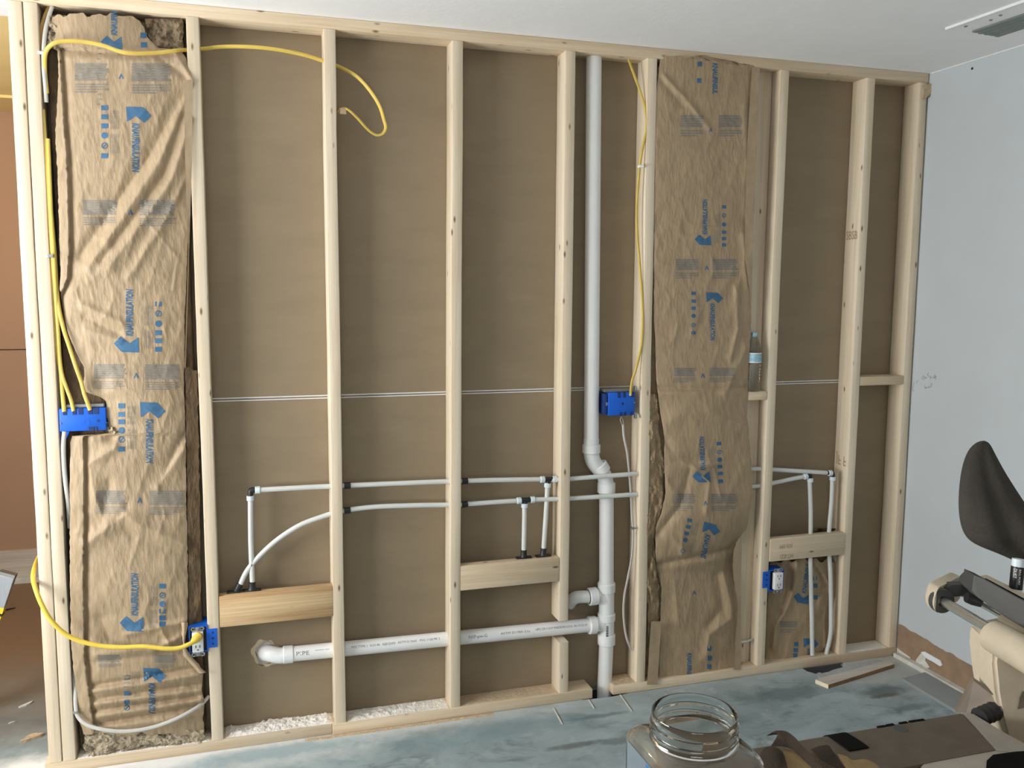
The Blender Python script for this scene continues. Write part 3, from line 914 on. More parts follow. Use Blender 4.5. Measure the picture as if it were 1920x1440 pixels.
lf = [([(362, 152), (300, 300), (235, 400), (165, 500)], 0.013, 15), ([(345, 178), (275, 300), (205, 400), (150, 480)], -0.013, 14),
      ([(358, 225), (325, 330), (272, 410), (205, 500)], 0.012, 14), ([(345, 215), (308, 330), (250, 410), (190, 490)], -0.010, 9), ([(350, 330), (300, 430), (240, 520)], 0.006, 9),
      ([(330, 100), (362, 152)], 0.010, 7), ([(300, 110), (350, 145)], -0.006, 7), ([(110, 108), (330, 118)], 0.006, 10), ([(110, 92), (200, 100), (345, 102)], -0.008, 6),
      ([(155, 572), (230, 606)], 0.008, 8), ([(160, 595), (220, 625)], -0.006, 7), ([(160, 618), (225, 640)], 0.005, 7), ([(135, 545), (180, 520), (210, 470)], 0.006, 14),
      ([(285, 425), (330, 480)], 0.0022, 3), ([(335, 480), (325, 540)], 0.0022, 3), ([(190, 455), (195, 410), (160, 390)], -0.004, 8),
      ([(345, 815), (300, 905)], -0.010, 9), ([(345, 842), (296, 912)], 0.010, 9), ([(160, 1020), (235, 965), (262, 985), (350, 1022)], 0.013, 14), ([(190, 985), (205, 905)], -0.010, 12),
      ([(205, 990), (240, 950)], -0.006, 10), ([(165, 870), (215, 840), (222, 815)], 0.010, 9), ([(168, 885), (180, 940), (200, 985)], 0.008, 10), ([(240, 1000), (345, 1040)], -0.006, 12),
      ([(160, 1030), (260, 1060)], -0.003, 20), ([(170, 1160), (230, 1150)], -0.004, 12), ([(190, 1165), (205, 1195)], -0.008, 12), ([(235, 1190), (350, 1165)], 0.008, 6), ([(180, 1228), (300, 1215), (345, 1190)], 0.008, 7),
      ([(180, 1240), (340, 1225)], -0.006, 6), ([(300, 1175), (320, 1215)], 0.007, 5), ([(285, 1220), (330, 1200)], 0.006, 5), ([(172, 1286), (260, 1272), (378, 1250)], -0.012, 5), ([(172, 1296), (260, 1284), (378, 1264)], 0.014, 7),
      ([(180, 1312), (380, 1282)], -0.010, 4), ([(178, 1320), (380, 1294)], 0.013, 6), ([(174, 1334), (370, 1306)], -0.012, 4), ([(178, 1344), (300, 1326), (380, 1312)], 0.014, 6), ([(190, 1356), (260, 1344), (370, 1324)], -0.016, 5), ([(170, 1366), (280, 1356), (380, 1340)], 0.010, 7)]
lb = Batt(left, right, lbase, lf, 11, 0.0026)
# mineral fibre body behind the facing
mb = MB(); mb.box(0.150, 0.536, 0.030, 0.0885, 0.075, 2.385, 0.012)
mb.build('fibre_body', M['fiber_dark'], LB, 40, label='dark fibre body of the batt')
lb.sheet('paper_facing', M['kraft'], LB, 27, 1376, 110, 460, rag=0.9)
lump('loose_fibre', [(30, 268), (60, 274), (100, 288)], [(30, 345), (100, 346)], 33, 96, lambda u, x, y: 0.018 - 0.012 * fbm(x / 12.0, y / 12.0, 4, 5), M['fiber_mid'], LB, 30, 30, 5, 1.5, 'brown fibre at the torn top corner')
lump('loose_fibre', [(30, 88), (90, 86)], [(30, 128), (60, 122), (90, 106)], 28, 92, lambda u, x, y: 0.012 - 0.014 * fbm(x / 9.0, y / 9.0, 4, 15), M['fiber_grey'], LB, 24, 36, 6, 2.0)
lump('loose_fibre', [(1365, 156), (1400, 155), (1425, 168)], [(1365, 386), (1395, 386), (1425, 190)], 1366, 1424, lambda u, x, y: 0.010 - 0.008 * fbm(x / 22.0, y / 13.0, 2, 25) - 0.005 * fbm(x / 5.0, y / 4.0, 3, 28), M['fiber_grey'], LB, 90, 30, 9, 2.5, 'fluffy torn fibre at the foot of the batt')
lump('loose_fibre', [(790, 196), (815, 205)], [(790, 206), (800, 218), (815, 222)], 790, 816, lambda u, x, y: 0.006 - 0.014 * fbm(x / 6.0, y / 6.0, 4, 31), M['fiber_grey'], LB, 20, 20, 12, 1.5)
# dark folded flange strip on the right-hand side and the paler one above it
fb = Batt([(690, 347), (900, 351), (1080, 354), (1165, 353), (1178, 356)], [(690, 369), (900, 374), (1080, 376), (1130, 376), (1178, 362)], lambda u, x, y: 0.010 + 0.010 * u, [], 61, 0.004)
fb.sheet('flange', M['fiber_dark'], LB, 690, 1177, 10, 160, rag=1.0)['label'] = 'dark stained flange strip'
fb2 = Batt([(145, 345), (300, 347), (470, 353), (700, 346)], [(145, 362), (300, 360), (400, 357), (480, 354.5), (700, 348)], lambda u, x, y: -0.016 + 0.004 * u, [], 63, 0.001)
fb2.sheet('flange', M['kraft_edge'], LB, 150, 690, 6, 120)['label'] = 'pale folded flange strip'
fb3 = Batt([(1170, 340), (1200, 342), (1230, 344), (1262, 372)], [(1170, 352), (1200, 346), (1222, 352), (1262, 386)], lambda u, x, y: -0.012 - 0.01 * np.sin(u * 3.1), [], 65, 0.004)
fb3.sheet('flange', M['kraft_edge'], LB, 1168, 1262, 8, 40, rag=1.0)
SQ = (-52 + 12, [-22, -3, 14, 34, 54, 74])
logo(lb, LB, 209, 80, True, 0.85, 46, text='KNAUFIN', sq=None)
logo(lb, LB, 260, 215, False, 1.0, 92, sq=(-64, [-13, 4, 21, 39, 58, 77]))
logo(lb, LB, 237, 646, True, 1.0, 88, sq=(-60, [-9, 7, 22, 39, 58, 76]))
logo(lb, LB, 286, 769, False, 1.0, 84, sq=(-58, [-8, 8, 22, 38, 55, 73]))
logo(lb, LB, 247, 1170, True, 0.96, 80, sq=(-60, [0, 12, 25, 39, 56, 74]))
logo(lb, LB, 290, 1266, False, 0.9, 58, text='KNAUFINSU', sq=(-58, [5, 20, 38, 56, 68]))
for (a, b_, y0_, y1_, x0_, x1_) in ((140, 204, 119, 176, 247, 322), (155, 220, 375, 424, 262, 332), (176, 236, 683, 731, 272, 342), (180, 238, 920, 965, 280, 347), (184, 228, 1228, 1252, 290, 330)):
    text_block(lb, LB, a, b_, y0_, y1_, 12); text_block(lb, LB, x0_, x1_, y0_, y1_ + 2, 12)
for x, y in ((227, 143), (245, 398), (255, 704), (262, 938)): caret(lb, LB, x, y)
for x, y in ((269, 66), (270, 84)): lb.patch('symbol', [[(x - 6, y - 5), (x + 6, y - 5), (x + 6, y + 5), (x - 6, y + 5)]], M['ink'], LB)
lb.patch('ink_dashes', [[(x, y), (x + 6, y), (x + 6, y + 2.5), (x, y + 2.5)] for x, y in [(183 + 2 * math.sin(k * 2.1), 90 + k * 9.5) for k in range(12)]], M['ink_dark'], LB)['kind'] = 'stuff'

# ---- right batt
RB = thing('insulation_batt', 'tall dark kraft-faced insulation batt right of the drain stack', 'insulation', (2.37, 0.03, 0.04))
rl = [(106, 1238), (170, 1231), (300, 1228), (450, 1226), (600, 1226), (640, 1229), (700, 1230), (728, 1232), (760, 1236), (820, 1246), (850, 1245), (885, 1246), (925, 1248), (960, 1240), (990, 1229), (1030, 1229), (1062, 1231), (1100, 1240), (1200, 1238), (1284, 1235)]
rr = [(106, 1330), (116, 1400), (122, 1424), (200, 1421), (400, 1414), (500, 1411), (560, 1408), (620, 1408), (680, 1404), (720, 1402), (780, 1401), (860, 1408), (900, 1411), (950, 1408), (990, 1400), (1020, 1378), (1050, 1366), (1090, 1374), (1140, 1384), (1240, 1386), (1262, 1390)]
rr.append((1284, 1380))


def rbase(u, px, py):
    b = 0.004 - 0.012 * np.sin(np.clip(u, 0, 1) * math.pi) ** 0.6
    b = b - 0.018 * np.exp(-((py - 985) / 60.0) ** 2) * np.sin(np.clip(u, 0, 1) * math.pi)      # sagging belly
    b = b - 0.012 * np.exp(-((py - 780) / 70.0) ** 2) * np.sin(np.clip(u, 0, 1) * math.pi)
    b = b + 0.016 * np.clip((py - 1052) / 20, 0, 1)
    b = b + 0.020 * np.clip((u - 0.8) / 0.2, 0, 1) * np.clip((py - 960) / 60, 0, 1) * np.clip((1110 - py) / 60, 0, 1)
    return b


rf = [([(1245, 142), (1290, 190), (1330, 240)], 0.008, 5), ([(1240, 150), (1280, 198)], -0.004, 6), ([(1396, 200), (1402, 300), (1398, 400)], 0.006, 8), ([(1395, 440), (1398, 500), (1406, 560)], 0.008, 7), ([(1381, 540), (1384, 620), (1370, 670)], 0.010, 6),
      ([(1400, 650), (1375, 705), (1360, 740)], 0.008, 9), ([(1235, 726), (1330, 730), (1400, 726)], -0.010, 5), ([(1235, 740), (1400, 738)], 0.006, 9), ([(1248, 800), (1280, 770), (1340, 765)], 0.006, 16), ([(1330, 770), (1400, 800)], 0.005, 10),
      ([(1250, 830), (1270, 860), (1310, 865)], -0.010, 9), ([(1262, 850), (1290, 872), (1300, 880), (1345, 868)], 0.008, 8), ([(1300, 875), (1330, 905), (1325, 960)], 0.008, 6), ([(1340, 880), (1350, 930)], 0.006, 5), ([(1295, 880), (1275, 950), (1235, 1000)], -0.012, 9),
      ([(1250, 900), (1270, 930)], 0.008, 10), ([(1262, 1010), (1290, 1040)], 0.006, 7), ([(1230, 1058), (1290, 1048), (1366, 1030)], -0.018, 7), ([(1280, 1000), (1278, 1040)], 0.005, 6),
      ([(1358, 1080), (1370, 1130), (1372, 1160), (1330, 1190), (1325, 1230)], 0.012, 10), ([(1345, 1080), (1356, 1140), (1330, 1170)], -0.008, 9), ([(1265, 1090), (1272, 1170)], 0.005, 7)]
rb = Batt(rl, rr, rbase, rf, 23, 0.0026)
MB().box(2.172, 2.572, 0.030, 0.0885, 0.042, 2.388, 0.012).build('fibre_body', M['fiber'], RB, 40)
rb.sheet('paper_facing', M['kraft'], RB, 107, 1283, 90, 400, rag=0.6)
lump('loose_fibre', [(720, 1220), (850, 1214), (1000, 1212), (1100, 1212), (1284, 1216)], [(720, 1232), (820, 1238), (880, 1248), (930, 1248), (960, 1240), (1000, 1230), (1060, 1230), (1100, 1236), (1284, 1232)], 735, 1282,
     lambda u, x, y: 0.002 + 0.014 * u - 0.010 * fbm(x / 8.0, y / 20.0, 4, 35), M['fiber'], RB, 16, 160, 19, 1.5, 'exposed brown fibre along the left edge')
f4 = Batt([(400, 1400), (500, 1401), (560, 1407)], [(130, 1425), (400, 1414), (560, 1409)], lambda u, x, y: -0.010 + 0.002 * u, [], 71, 0.002)
f4 = Batt([(125, 1410), (250, 1402), (400, 1397), (480, 1396), (520, 1402), (570, 1408)], [(125, 1425), (250, 1420), (400, 1414), (500, 1411), (570, 1409)], lambda u, x, y: -0.012 + 0.002 * u, [], 71, 0.002)
f4.sheet('flange', M['kraft_edge'], RB, 126, 566, 8, 110)['label'] = 'pale stapling flange'
f5 = Batt([(1010, 1384), (1030, 1376), (1060, 1374), (1090, 1376), (1130, 1384), (1255, 1376)], [(1010, 1391), (1130, 1389), (1255, 1389)], lambda u, x, y: -0.008 + 0.002 * u, [], 73, 0.002)
f5.sheet('flange', M['kraft_edge'], RB, 1010, 1256, 8, 60)['label'] = 'pale stapling flange at the foot'
f6 = Batt([(1085, 1226), (1284, 1213)], [(1085, 1240), (1180, 1239), (1284, 1233)], lambda u, x, y: -0.012 + 0.002 * u, [], 75, 0.002)
f6.sheet('flange', M['kraft_edge'], RB, 1165, 1284, 8, 40)
ikr = M['ink']
logo(rb, RB, 1345, 118, False, 0.72, 58, arrow=False, text='KNAUFINSUL', tw=13)
logo(rb, RB, 1318, 450, True, 0.66, 66, sq=(-60, [-14, 4, 22, 44, 70, 94]), tw=13)
logo(rb, RB, 1340, 558, False, 0.66, 70, sq=(-60, [-12, 10, 30, 52, 78, 100]), tw=13)
logo(rb, RB, 1315, 894, True, 0.72, 64, sq=(-50, [-14, 6, 24, 42, 62, 84]), tw=13, tilt=-0.05)
logo(rb, RB, 1334, 992, False, 0.70, 46, text='KNAUFINS', sq=(-62, [-10, 8, 26, 44, 74]), tw=14, tilt=0.22)
logo(rb, RB, 1297, 1224, False, 0.7, 48, arrow=False, text='KNAUFINSU', tw=12)
for x, y in ((1312, 120), (1311, 151), (1331, 1234), (1330, 1216), (1330, 1250)): rb.patch('symbol', [[(x - 4, y - 4.5), (x + 4, y - 4.5), (x + 4, y + 4.5), (x - 4, y + 4.5)]], M['ink'], RB)
for (a, b_, y0_, y1_, x0_, x1_) in ((1276, 1322, 216, 258, 1348, 1392), (1267, 1310, 486, 524, 1336, 1384), (1264, 1306, 690, 718, 1330, 1380), (1262, 1304, 926, 960, 1334, 1384)):
    text_block(rb, RB, a, b_, y0_, y1_, 9); text_block(rb, RB, x0_, x1_, y0_, y1_, 9)
for x, y in ((1332, 243), (1325, 502), (1318, 704), (1323, 943), (1302, 1111)): caret(rb, RB, x, y, 0.8)

# ---- small crumpled batt under the right-hand blocking
SB = thing('insulation_batt', 'small crumpled insulation batt behind the two tube drops at lower right', 'insulation', (2.88, 0.05, 0.04))
sl = [(1050, 1444), (1100, 1441), (1150, 1438), (1245, 1434)]
sr = [(1050, 1572), (1110, 1572), (1155, 1577), (1190, 1573), (1215, 1568), (1226, 1545), (1245, 1500)]
sf = [([(1494, 1055), (1489, 1100), (1475, 1140), (1455, 1175), (1450, 1215)], 0.016, 6), ([(1480, 1060), (1478, 1110), (1465, 1150)], -0.014, 7), ([(1466, 1140), (1470, 1110)], 0.008, 5), ([(1530, 1060), (1552, 1090), (1556, 1110), (1545, 1160), (1546, 1210)], 0.012, 5),
      ([(1535, 1075), (1545, 1100), (1530, 1130)], -0.010, 6), ([(1560, 1070), (1566, 1120), (1575, 1155), (1565, 1200)], 0.012, 6), ([(1556, 1120), (1552, 1180)], -0.012, 6), ([(1500, 1130), (1540, 1115)], -0.006, 6), ([(1515, 1150), (1550, 1140)], 0.004, 8), ([(1460, 1215), (1500, 1235)], 0.006, 12)]
sb_ = Batt(sl, sr, lambda u, x, y: 0.055 - 0.022 * np.sin(np.clip(u, 0, 1) * math.pi) ** 0.6, sf, 41, 0.004)
sb_.sheet('paper_facing', M['kraft'], SB, 1051, 1244, 60, 90, rag=0.6)
logo(sb_, SB, 1502, 1122, True, 0.62, 58, text='KNAUFINSUL', tw=13, tilt=0.15)
logo(sb_, SB, 1521, 1206, False, 0.6, 30, text='KNAUF', tw=10)
for x, y in ((1493, 1208), (1492, 1219), (1491, 1229), (1528, 1084), (1529, 1098), (1529, 1120)): sb_.patch('symbol', [[(x - 4, y - 4), (x + 4, y - 4), (x + 4, y + 4), (x - 4, y + 4)]], M['ink'], SB)
text_block(sb_, SB, 1462, 1496, 1165, 1188, 6)
lump('loose_fibre', [(985, 1530), (1010, 1520)], [(985, 1572), (1010, 1572)], 990, 1003, lambda u, x, y: 0.06 - 0.012 * fbm(x / 6.0, y / 6.0, 4, 35), M['fiber_dark'], SB, 20, 12, 77, 1.5)

# ------------------------------------------------------------------ drain pipe work
YP = 0.056
stack = thing('drain_stack', 'white plastic drain stack with branch pipe running through the studs', 'pipe', (2.02, YP, 0))
R2 = 0.0282
SP = lambda x, y, Y=YP: P(x, y, Y)
top = SP(1113.5, 100); top[2] = ZT + 0.01
a1 = SP(1108.5, 832)
MB().tube([(a1[0], YP, a1[2]), (top[0], YP, top[2])], R2, 28).build('vent_pipe', M['pvc'], stack, 60)
# offset made of two bends
e_pts = np.array([(a1[0], YP, a1[2] + 0.02), (a1[0], YP, a1[2] - 0.030), SP(1113, 866), SP(1124, 880), SP(1132, 890), SP(1136, 904), SP(1137, 925)])
sp = spline(e_pts, 6)
MB().tube(sp, R2 * 1.06, 28).build('offset_bend', M['pvc_fit'], stack, 60)


def hub(c, ax, L, r=R2 * 1.23, name='hub', parent=stack):
    ax = Vector(ax).normalized(); c = Vector(c)
    return MB().lathe([(R2 * 0.9, 0), (r - 0.002, 0), (r, 0.002), (r, L - 0.002), (r - 0.002, L), (R2 * 0.9, L)], c - ax * L / 2, ax, 32).build(name, M['pvc_fit'], parent, 40)


hub(SP(1108.5, 841), (0, 0, 1), 0.034)
d45 = SP(1134, 884) - SP(1118, 872)
hub(SP(1125.5, 878), (0.55, 0, -0.83), 0.034)
hub(SP(1136.8, 914), (0, 0, 1), 0.040)
b1 = SP(1137, 925); b2 = SP(1137, 1095)
MB().tube([b1, b2], R2, 28).build('stack_pipe', M['pvc'], stack, 60)
# two sanitary tees
t_top = SP(1137, 1090); t_bot = SP(1137, 1200)
MB().tube([t_top, t_bot], R2 * 1.07, 28).build('tee_body', M['pvc_fit'], stack, 60)
for yy, L in ((1101, 0.036), (1156, 0.030), (1198, 0.042)):
    hub(SP(1137, yy), (0, 0, 1), L)


def branch(y_main, x0, y0, r=0.027):
    c0 = SP(1137, y_main + 8); c1 = SP(1128, y_main + 2); c2 = SP(x0, y0)
    MB().tube([c0, c1, c2], [r * 1.1, r * 1.08, r], 24, n=8).build('tee_branch', M['pvc_fit'], stack, 60)
    return c2


c_up = branch(1118, 1112, 1118); hub(SP(1111, 1118), (1, 0, 0.02), 0.034)
c_lo = branch(1168, 1112, 1171); hub(SP(1110, 1172), (1, 0, -0.03), 0.030)
# stub elbow turning into the wall behind the cut stud
MB().tube([SP(1104, 1119), SP(1090, 1119), SP(1078, 1121, YP + 0.01), SP(1070, 1128, YP + 0.035), SP(1068, 1134, YP + 0.06)], 0.024, 24, n=6).build('stub_elbow', M['pvc'], stack, 60)
MB().lathe([(0.0245, 0), (0.0262, 0), (0.0262, 0.003), (0.0245, 0.003)], SP(1102.5, 1119), (1, 0, 0), 28).build('dark_joint_ring', M['black_pl'], stack, 40)
MB().tube([SP(1137, 1200), (SP(1133, 1290)[0], YP, 0.0), (SP(1133, 1290)[0], YP, -0.25)], R2, 28).build('stack_pipe', M['pvc'], stack, 60)
# long horizontal branch
h0 = SP(548, 1226); h1 = SP(1112, 1171.5)
RH = 0.0265
MB().tube([h0, h1], RH, 28).build('branch_pipe', M['pvc'], stack, 60)
hub(SP(540, 1227), (h1 - h0), 0.034, r=0.0305)
MB().tube([SP(545, 1227), SP(526, 1229), SP(507, 1226, YP + 0.008), SP(499, 1224, YP + 0.032), SP(498, 1223, YP + 0.07)], RH * 1.05, 24, n=6).build('wall_elbow', M['pvc_fit'], stack, 60)
hd = (h1 - h0) / np.linalg.norm(h1 - h0)


def pipe_text(body, px0, width, height, ang=0.9, shear=0.0):
    s0 = P(px0, 1226, YP)[0]; t0 = (s0 - h0[0]) / hd[0]
    nz = np.cross(np.array([0, -1.0, 0]), hd); nz = nz if nz[2] > 0 else -nz

    def fn(s, t):
        th = ang + (t - height / 2) / RH
        r = RH + 0.0006
        # wraps round the front of the pipe; th measured from the horizon upward
        return h0 + hd * (t0 + s) + r * (math.cos(th) * np.array([0, -1.0, 0]) + math.sin(th) * nz)
    stamp_on('pipe_print', body, fn, M['pvc_print'], stack, height, width, shear)


pipe_text('PIPE', 555, 0.044, 0.013, 0.35)
pipe_text('~~~~ ~~', 590, 0.05, 0.006, 0.5)
pipe_text('PVC TYPE 1  SCH 40', 658, 0.10, 0.0075, 0.5)
pipe_text('NSF-DWV', 716, 0.046, 0.009, 0.5)
pipe_text('ASTM D 2665   PVC 1120 PR 2', 744, 0.155, 0.0075, 0.55)
pipe_text('NSF-pw-G', 876, 0.070, 0.011, 0.35)
pipe_text('ASTM D1785-21a', 935, 0.115, 0.008, 0.4)
pipe_text('UPC CP-110-P MADE IN U.S.A. 06-15-22 01', 1000, 0.21, 0.008, 0.5)
# barcode sticker on the lower tee
for k in range(9):
    zc = SP(1137, 1170)[2] - k * 0.0048
    MB().box(2.010, 2.018, YP - R2 * 1.07 - 0.0012, YP - R2 * 1.07 + 0.004, zc, zc + (0.0022 if k % 2 else 0.0034)).build('barcode_bar', M['pvc_print'], stack)

# ------------------------------------------------------------------ water tubes
RP = 0.0088


def nut(c, ax, parent, L=0.017, r=0.0125):
    ax = Vector(ax).normalized()
    MB().lathe([(0.006, 0), (r - 0.0015, 0), (r, 0.002), (r, L - 0.002), (r - 0.0015, L), (0.006, L)], Vector(c) - ax * L / 2, ax, 12).build('nut', M['pex_nut'], parent, 30)


def sleeve(c, ax, parent, L=0.022):
    ax = Vector(ax).normalized()
    MB().lathe([(0.0085, 0), (0.0115, 0), (0.0115, L), (0.0085, L)], Vector(c) - ax * L / 2, ax, 16).build('sleeve', M['black_pl'], parent, 40)


def foot(c, tilt, parent):
    """black floor-flange fitting standing on the blocking"""
    c = Vector(c)
    mb = MB(); mb.lathe([(0.009, 0.004), (0.0145, 0.004), (0.0115, 0.010), (0.0115, 0.030), (0.0090, 0.031)], c, Vector(tilt), 16)
    o = mb.build('foot_fitting', M['black_pl'], parent, 40)
    MB().box(c.x - 0.030, c.x + 0.030, c.y - 0.010, c.y + 0.010, c.z - 0.001, c.z + 0.005, 0.002).build('foot_flange', M['black_pl'], o, 40)


YT = 0.030


def onz(q, z): return (q[0], q[1], z)



def tubes(name, label, runs, loc):
    t = thing(name, label, 'water tube', loc)
    for pts, n in runs:
        w = [P(q[0], q[1], q[2] if len(q) > 2 else YT) for q in pts]
        MB().tube(w, RP, 14, n=n).build('tube', M['pex'], t, 60)
    return t


UPPER = tubes('water_line', 'upper milky water tube run with elbow drop at left and tee', [
    ([(479, 919), (624, 911.5), (870, 901.5), (1024, 898.5)], 4), ([(469.5, 928), (470.5, 1020), (474, 1108)], 8),
    ([(1032, 899), (1060, 898.5, 0.022), (1130, 893, 0.0155), (1193, 888.5, 0.0165), (1232, 887, 0.058), (1300, 884, 0.060), (1420, 879, 0.034), (1450, 880.5), (1510, 884), (1551, 886.5)], 6),
    ([(1026.5, 905), (1025, 940), (1019, 1034)], 8), ([(1560.5, 896), (1559, 940), (1554, 1010, 0.024), (1557, 1080, 0.020), (1558, 1150, 0.018), (1557, 1190, 0.018), (1549, 1226, 0.024)], 6)], P(470, 1108, YT))
LOWER = tubes('water_line', 'lower milky water tube run that curves down to the blocking at left', [
    ([(446, 1108), (462, 1072), (487, 1042), (520, 1012), (560, 986), (600, 970), (640, 958.5), (700, 950.5), (780, 947.5), (840, 946.5), (880, 945), (920, 942), (975, 938.5)], 6),
    ([(992, 937), (1060, 935, 0.024), (1130, 931, 0.0155), (1190, 927, 0.0165), (1232, 924.5, 0.058), (1300, 920, 0.060), (1425, 911, 0.034), (1450, 905.5), (1485, 898), (1511, 893)], 6),
    ([(983.5, 945), (983, 985), (982, 1034)], 8), ([(1518, 901), (1520, 960), (1519.5, 1030, 0.022), (1520, 1080, 0.018), (1522, 1160, 0.016), (1523, 1228, 0.020)], 6)], P(446, 1108, YT))
# upper fittings
c = P(469.5, 918.5, YT)
MB().tube([P(482, 918.5, YT), P(473, 918.8, YT), P(470, 921, YT), P(469.5, 932, YT)], 0.0095, 14, n=4).build('elbow', M['black_pl'], UPPER, 60)
nut(P(483, 918.7, YT), (1, 0, 0), UPPER); nut(P(469.4, 934, YT), (0, 0, 1), UPPER)
foot(onz(P(473, 1113, YT), 0.541), (0.0, 0, 1), UPPER)
for x, y in ((651, 910.5), (871, 902)):
    sleeve(P(x, y, YT), (1, 0, 0), UPPER)
MB().tube([P(1016, 899, YT), P(1040, 898.5, YT)], 0.0095, 14).build('tee', M['black_pl'], UPPER, 60)
MB().tube([P(1028, 899, YT), P(1027, 910, YT)], 0.0095, 14).build('tee_stem', M['black_pl'], UPPER, 60)
nut(P(1017, 899, YT), (1, 0, 0), UPPER); nut(P(1040, 898.8, YT), (1, 0, 0), UPPER); nut(P(1026.5, 910, YT), (0.1, 0, 1), UPPER)
foot(onz(P(1018.5, 1041, YT), 0.571), (0.05, 0, 1), UPPER)
MB().tube([P(1550, 886.4, YT), P(1559, 887, YT), P(1561, 889, YT), P(1560.5, 898, YT)], 0.0095, 14, n=4).build('elbow', M['black_pl'], UPPER, 60)
nut(P(1556, 887, YT), (1, 0, 0), UPPER); nut(P(1561, 897.5, YT), (0, 0, 1), UPPER)
# lower fittings
foot(onz(P(443, 1114, YT), 0.541), (0.45, 0, 0.9), LOWER)
for x, y in ((651, 957), (871, 945.5)):
    sleeve(P(x, y, YT), (1, 0, 0.05), LOWER)
MB().tube([P(973, 938.5, YT), P(999, 936.5, YT)], 0.0095, 14).build('tee', M['black_pl'], LOWER, 60)
MB().tube([P(985, 938, YT), P(984, 950, YT)], 0.0095, 14).build('tee_stem', M['black_pl'], LOWER, 60)
nut(P(973, 938.6, YT), (1, 0, 0.05), LOWER); nut(P(998.5, 936.8, YT), (1, 0, 0.05), LOWER); nut(P(983.6, 948, YT), (0, 0, 1), LOWER)
foot(onz(P(982, 1043, YT), 0.571), (0, 0, 1), LOWER)
MB().tube([P(1508, 893.5, YT), P(1517, 891.5, YT), P(1519, 893.5, YT), P(1519, 902, YT)], 0.0095, 14, n=4).build('elbow', M['black_pl'], LOWER, 60)
nut(P(1510, 893.4, YT), (1, 0, 0.15), LOWER); nut(P(1519, 900, YT), (0, 0, 1), LOWER)

# ------------------------------------------------------------------ blue electrical boxes
def blue_box(label, x0, x1, y0, y1, Yf, Yb, tabs_top=(), tabs_bot=(), name='junction_box'):
    p0 = P(x0, y1, Yf); p1 = P(x1, y0, Yf)
    t = thing(name, label, 'electrical box', ((p0[0] + p1[0]) / 2, Yf, p0[2]))
    MB().box(p0[0], p1[0], Yf, Yb, p0[2], p1[2], 0.004).build('body', M['blue_box'], t, 40)
    for x, w in tabs_top:
        q = P(x, y0, Yf)
        MB().box(q[0] - w / 2, q[0] + w / 2, Yf - 0.0012, Yf + 0.02, p1[2] - 0.020, p1[2] + 0.001, 0.001).build('clamp_slot', M['blue_dark'], t)
    for x, w in tabs_bot:
        q = P(x, y1, Yf)
        MB().box(q[0] - w / 2, q[0] + w / 2, Yf - 0.0012, Yf + 0.02, p0[2] - 0.001, p0[2] + 0.013, 0.001).build('clamp_slot', M['blue_dark'], t)
    return t, p0, p1


BX1, p0, p1 = blue_box('wide blue junction box cut into the left insulation batt', 112, 198, 764, 810, -0.006, 0.080,
                       tabs_top=((121, 0.012), (139, 0.012), (151, 0.014), (169, 0.014), (180, 0.016)), tabs_bot=((172, 0.018), (181, 0.008)))
q = P(184, 789, -0.006); MB().lathe([(0.0001, 0), (0.004, 0.0), (0.004, 0.0012), (0.0001, 0.0012)], (q[0], -0.006, q[2]), (0, -1, 0), 14).build('screw_boss', M['blue_dark'], BX1)
q = P(163, 791, -0.006); MB().lathe([(0.008, 0), (0.0095, 0), (0.0095, 0.0008), (0.008, 0.0008)], (q[0], -0.006, q[2]), (0, -1, 0), 20, close=True).build('knockout', M['blue_box'], BX1, 40)
MB().box(p0[0] + 0.02, p1[0] - 0.004, 0.0, 0.06, p1[2], p1[2] + 0.012, 0.003).build('top_lip', M['steel'], BX1)
q = P(114, 794, -0.006); MB().lathe([(0.0001, 0), (0.003, 0), (0.002, 0.002), (0.0001, 0.002)], (q[0], -0.006, q[2]), (0, -1, 0), 10).build('screw', M['zinc'], BX1)
qa, qb = P(116, 812, -0.004), P(124, 824, -0.004)
MB().prism([(qa[0], -0.005, qa[2] + 0.004), (qb[0] + 0.01, -0.005, qa[2] + 0.004), (qb[0], -0.005, qb[2])], (0, 0.02, 0)).build('nail_tab', M['blue_box'], BX1)

BX2, p0, p1 = blue_box('blue junction box on the stud between drain stack and right batt', 1141, 1191, 735, 780, 0.006, 0.070,
                       tabs_top=((1161, 0.012), (1171, 0.012), (1186, 0.014)), tabs_bot=((1164, 0.010), (1172, 0.012), (1184, 0.012)))
MB().box(p0[0] - 0.016, p0[0] + 0.001, 0.012, 0.066, p0[2] + 0.004, p1[2] - 0.003, 0.004).build('side_wall', M['blue_dark'], BX2, 40)
q = P(1136, 757, 0.02); MB().lathe([(0.0001, -0.004), (0.011, -0.004), (0.011, 0.010), (0.008, 0.010), (0.008, 0.0), (0.0001, 0.0)], (q[0] + 0.004, 0.022, q[2]), (-1, -0.3, 0), 18).build('connector', M['zinc'], BX2, 40)
q = P(1168, 757, 0.006); MB().box(q[0] - 0.005, q[0] + 0.003, 0.0045, 0.007, q[2] - 0.005, q[2] + 0.005, 0.001).build('screw_boss', M['blue_dark'], BX2)
MB().box(p0[0] - 0.012, p1[0] - 0.012, 0.02, 0.066, p1[2], p1[2] + 0.012, 0.002).build('top_lip', M['steel'], BX2)
for yy in (728, 781):
    q = P(1192, yy, 0.0); MB().box(q[0] - 0.003, q[0] + 0.004, -0.003, 0.012, q[2] - 0.008, q[2] + 0.008, 0.001).build('mount_ear', M['zinc'], BX2)
q = P(1190, 755, 0.004); MB().lathe([(0.0001, 0), (0.003, 0), (0.002, 0.002), (0.0001, 0.002)], (q[0], 0.005, q[2]), (0, -1, 0), 10).build('screw', M['zinc'], BX2)
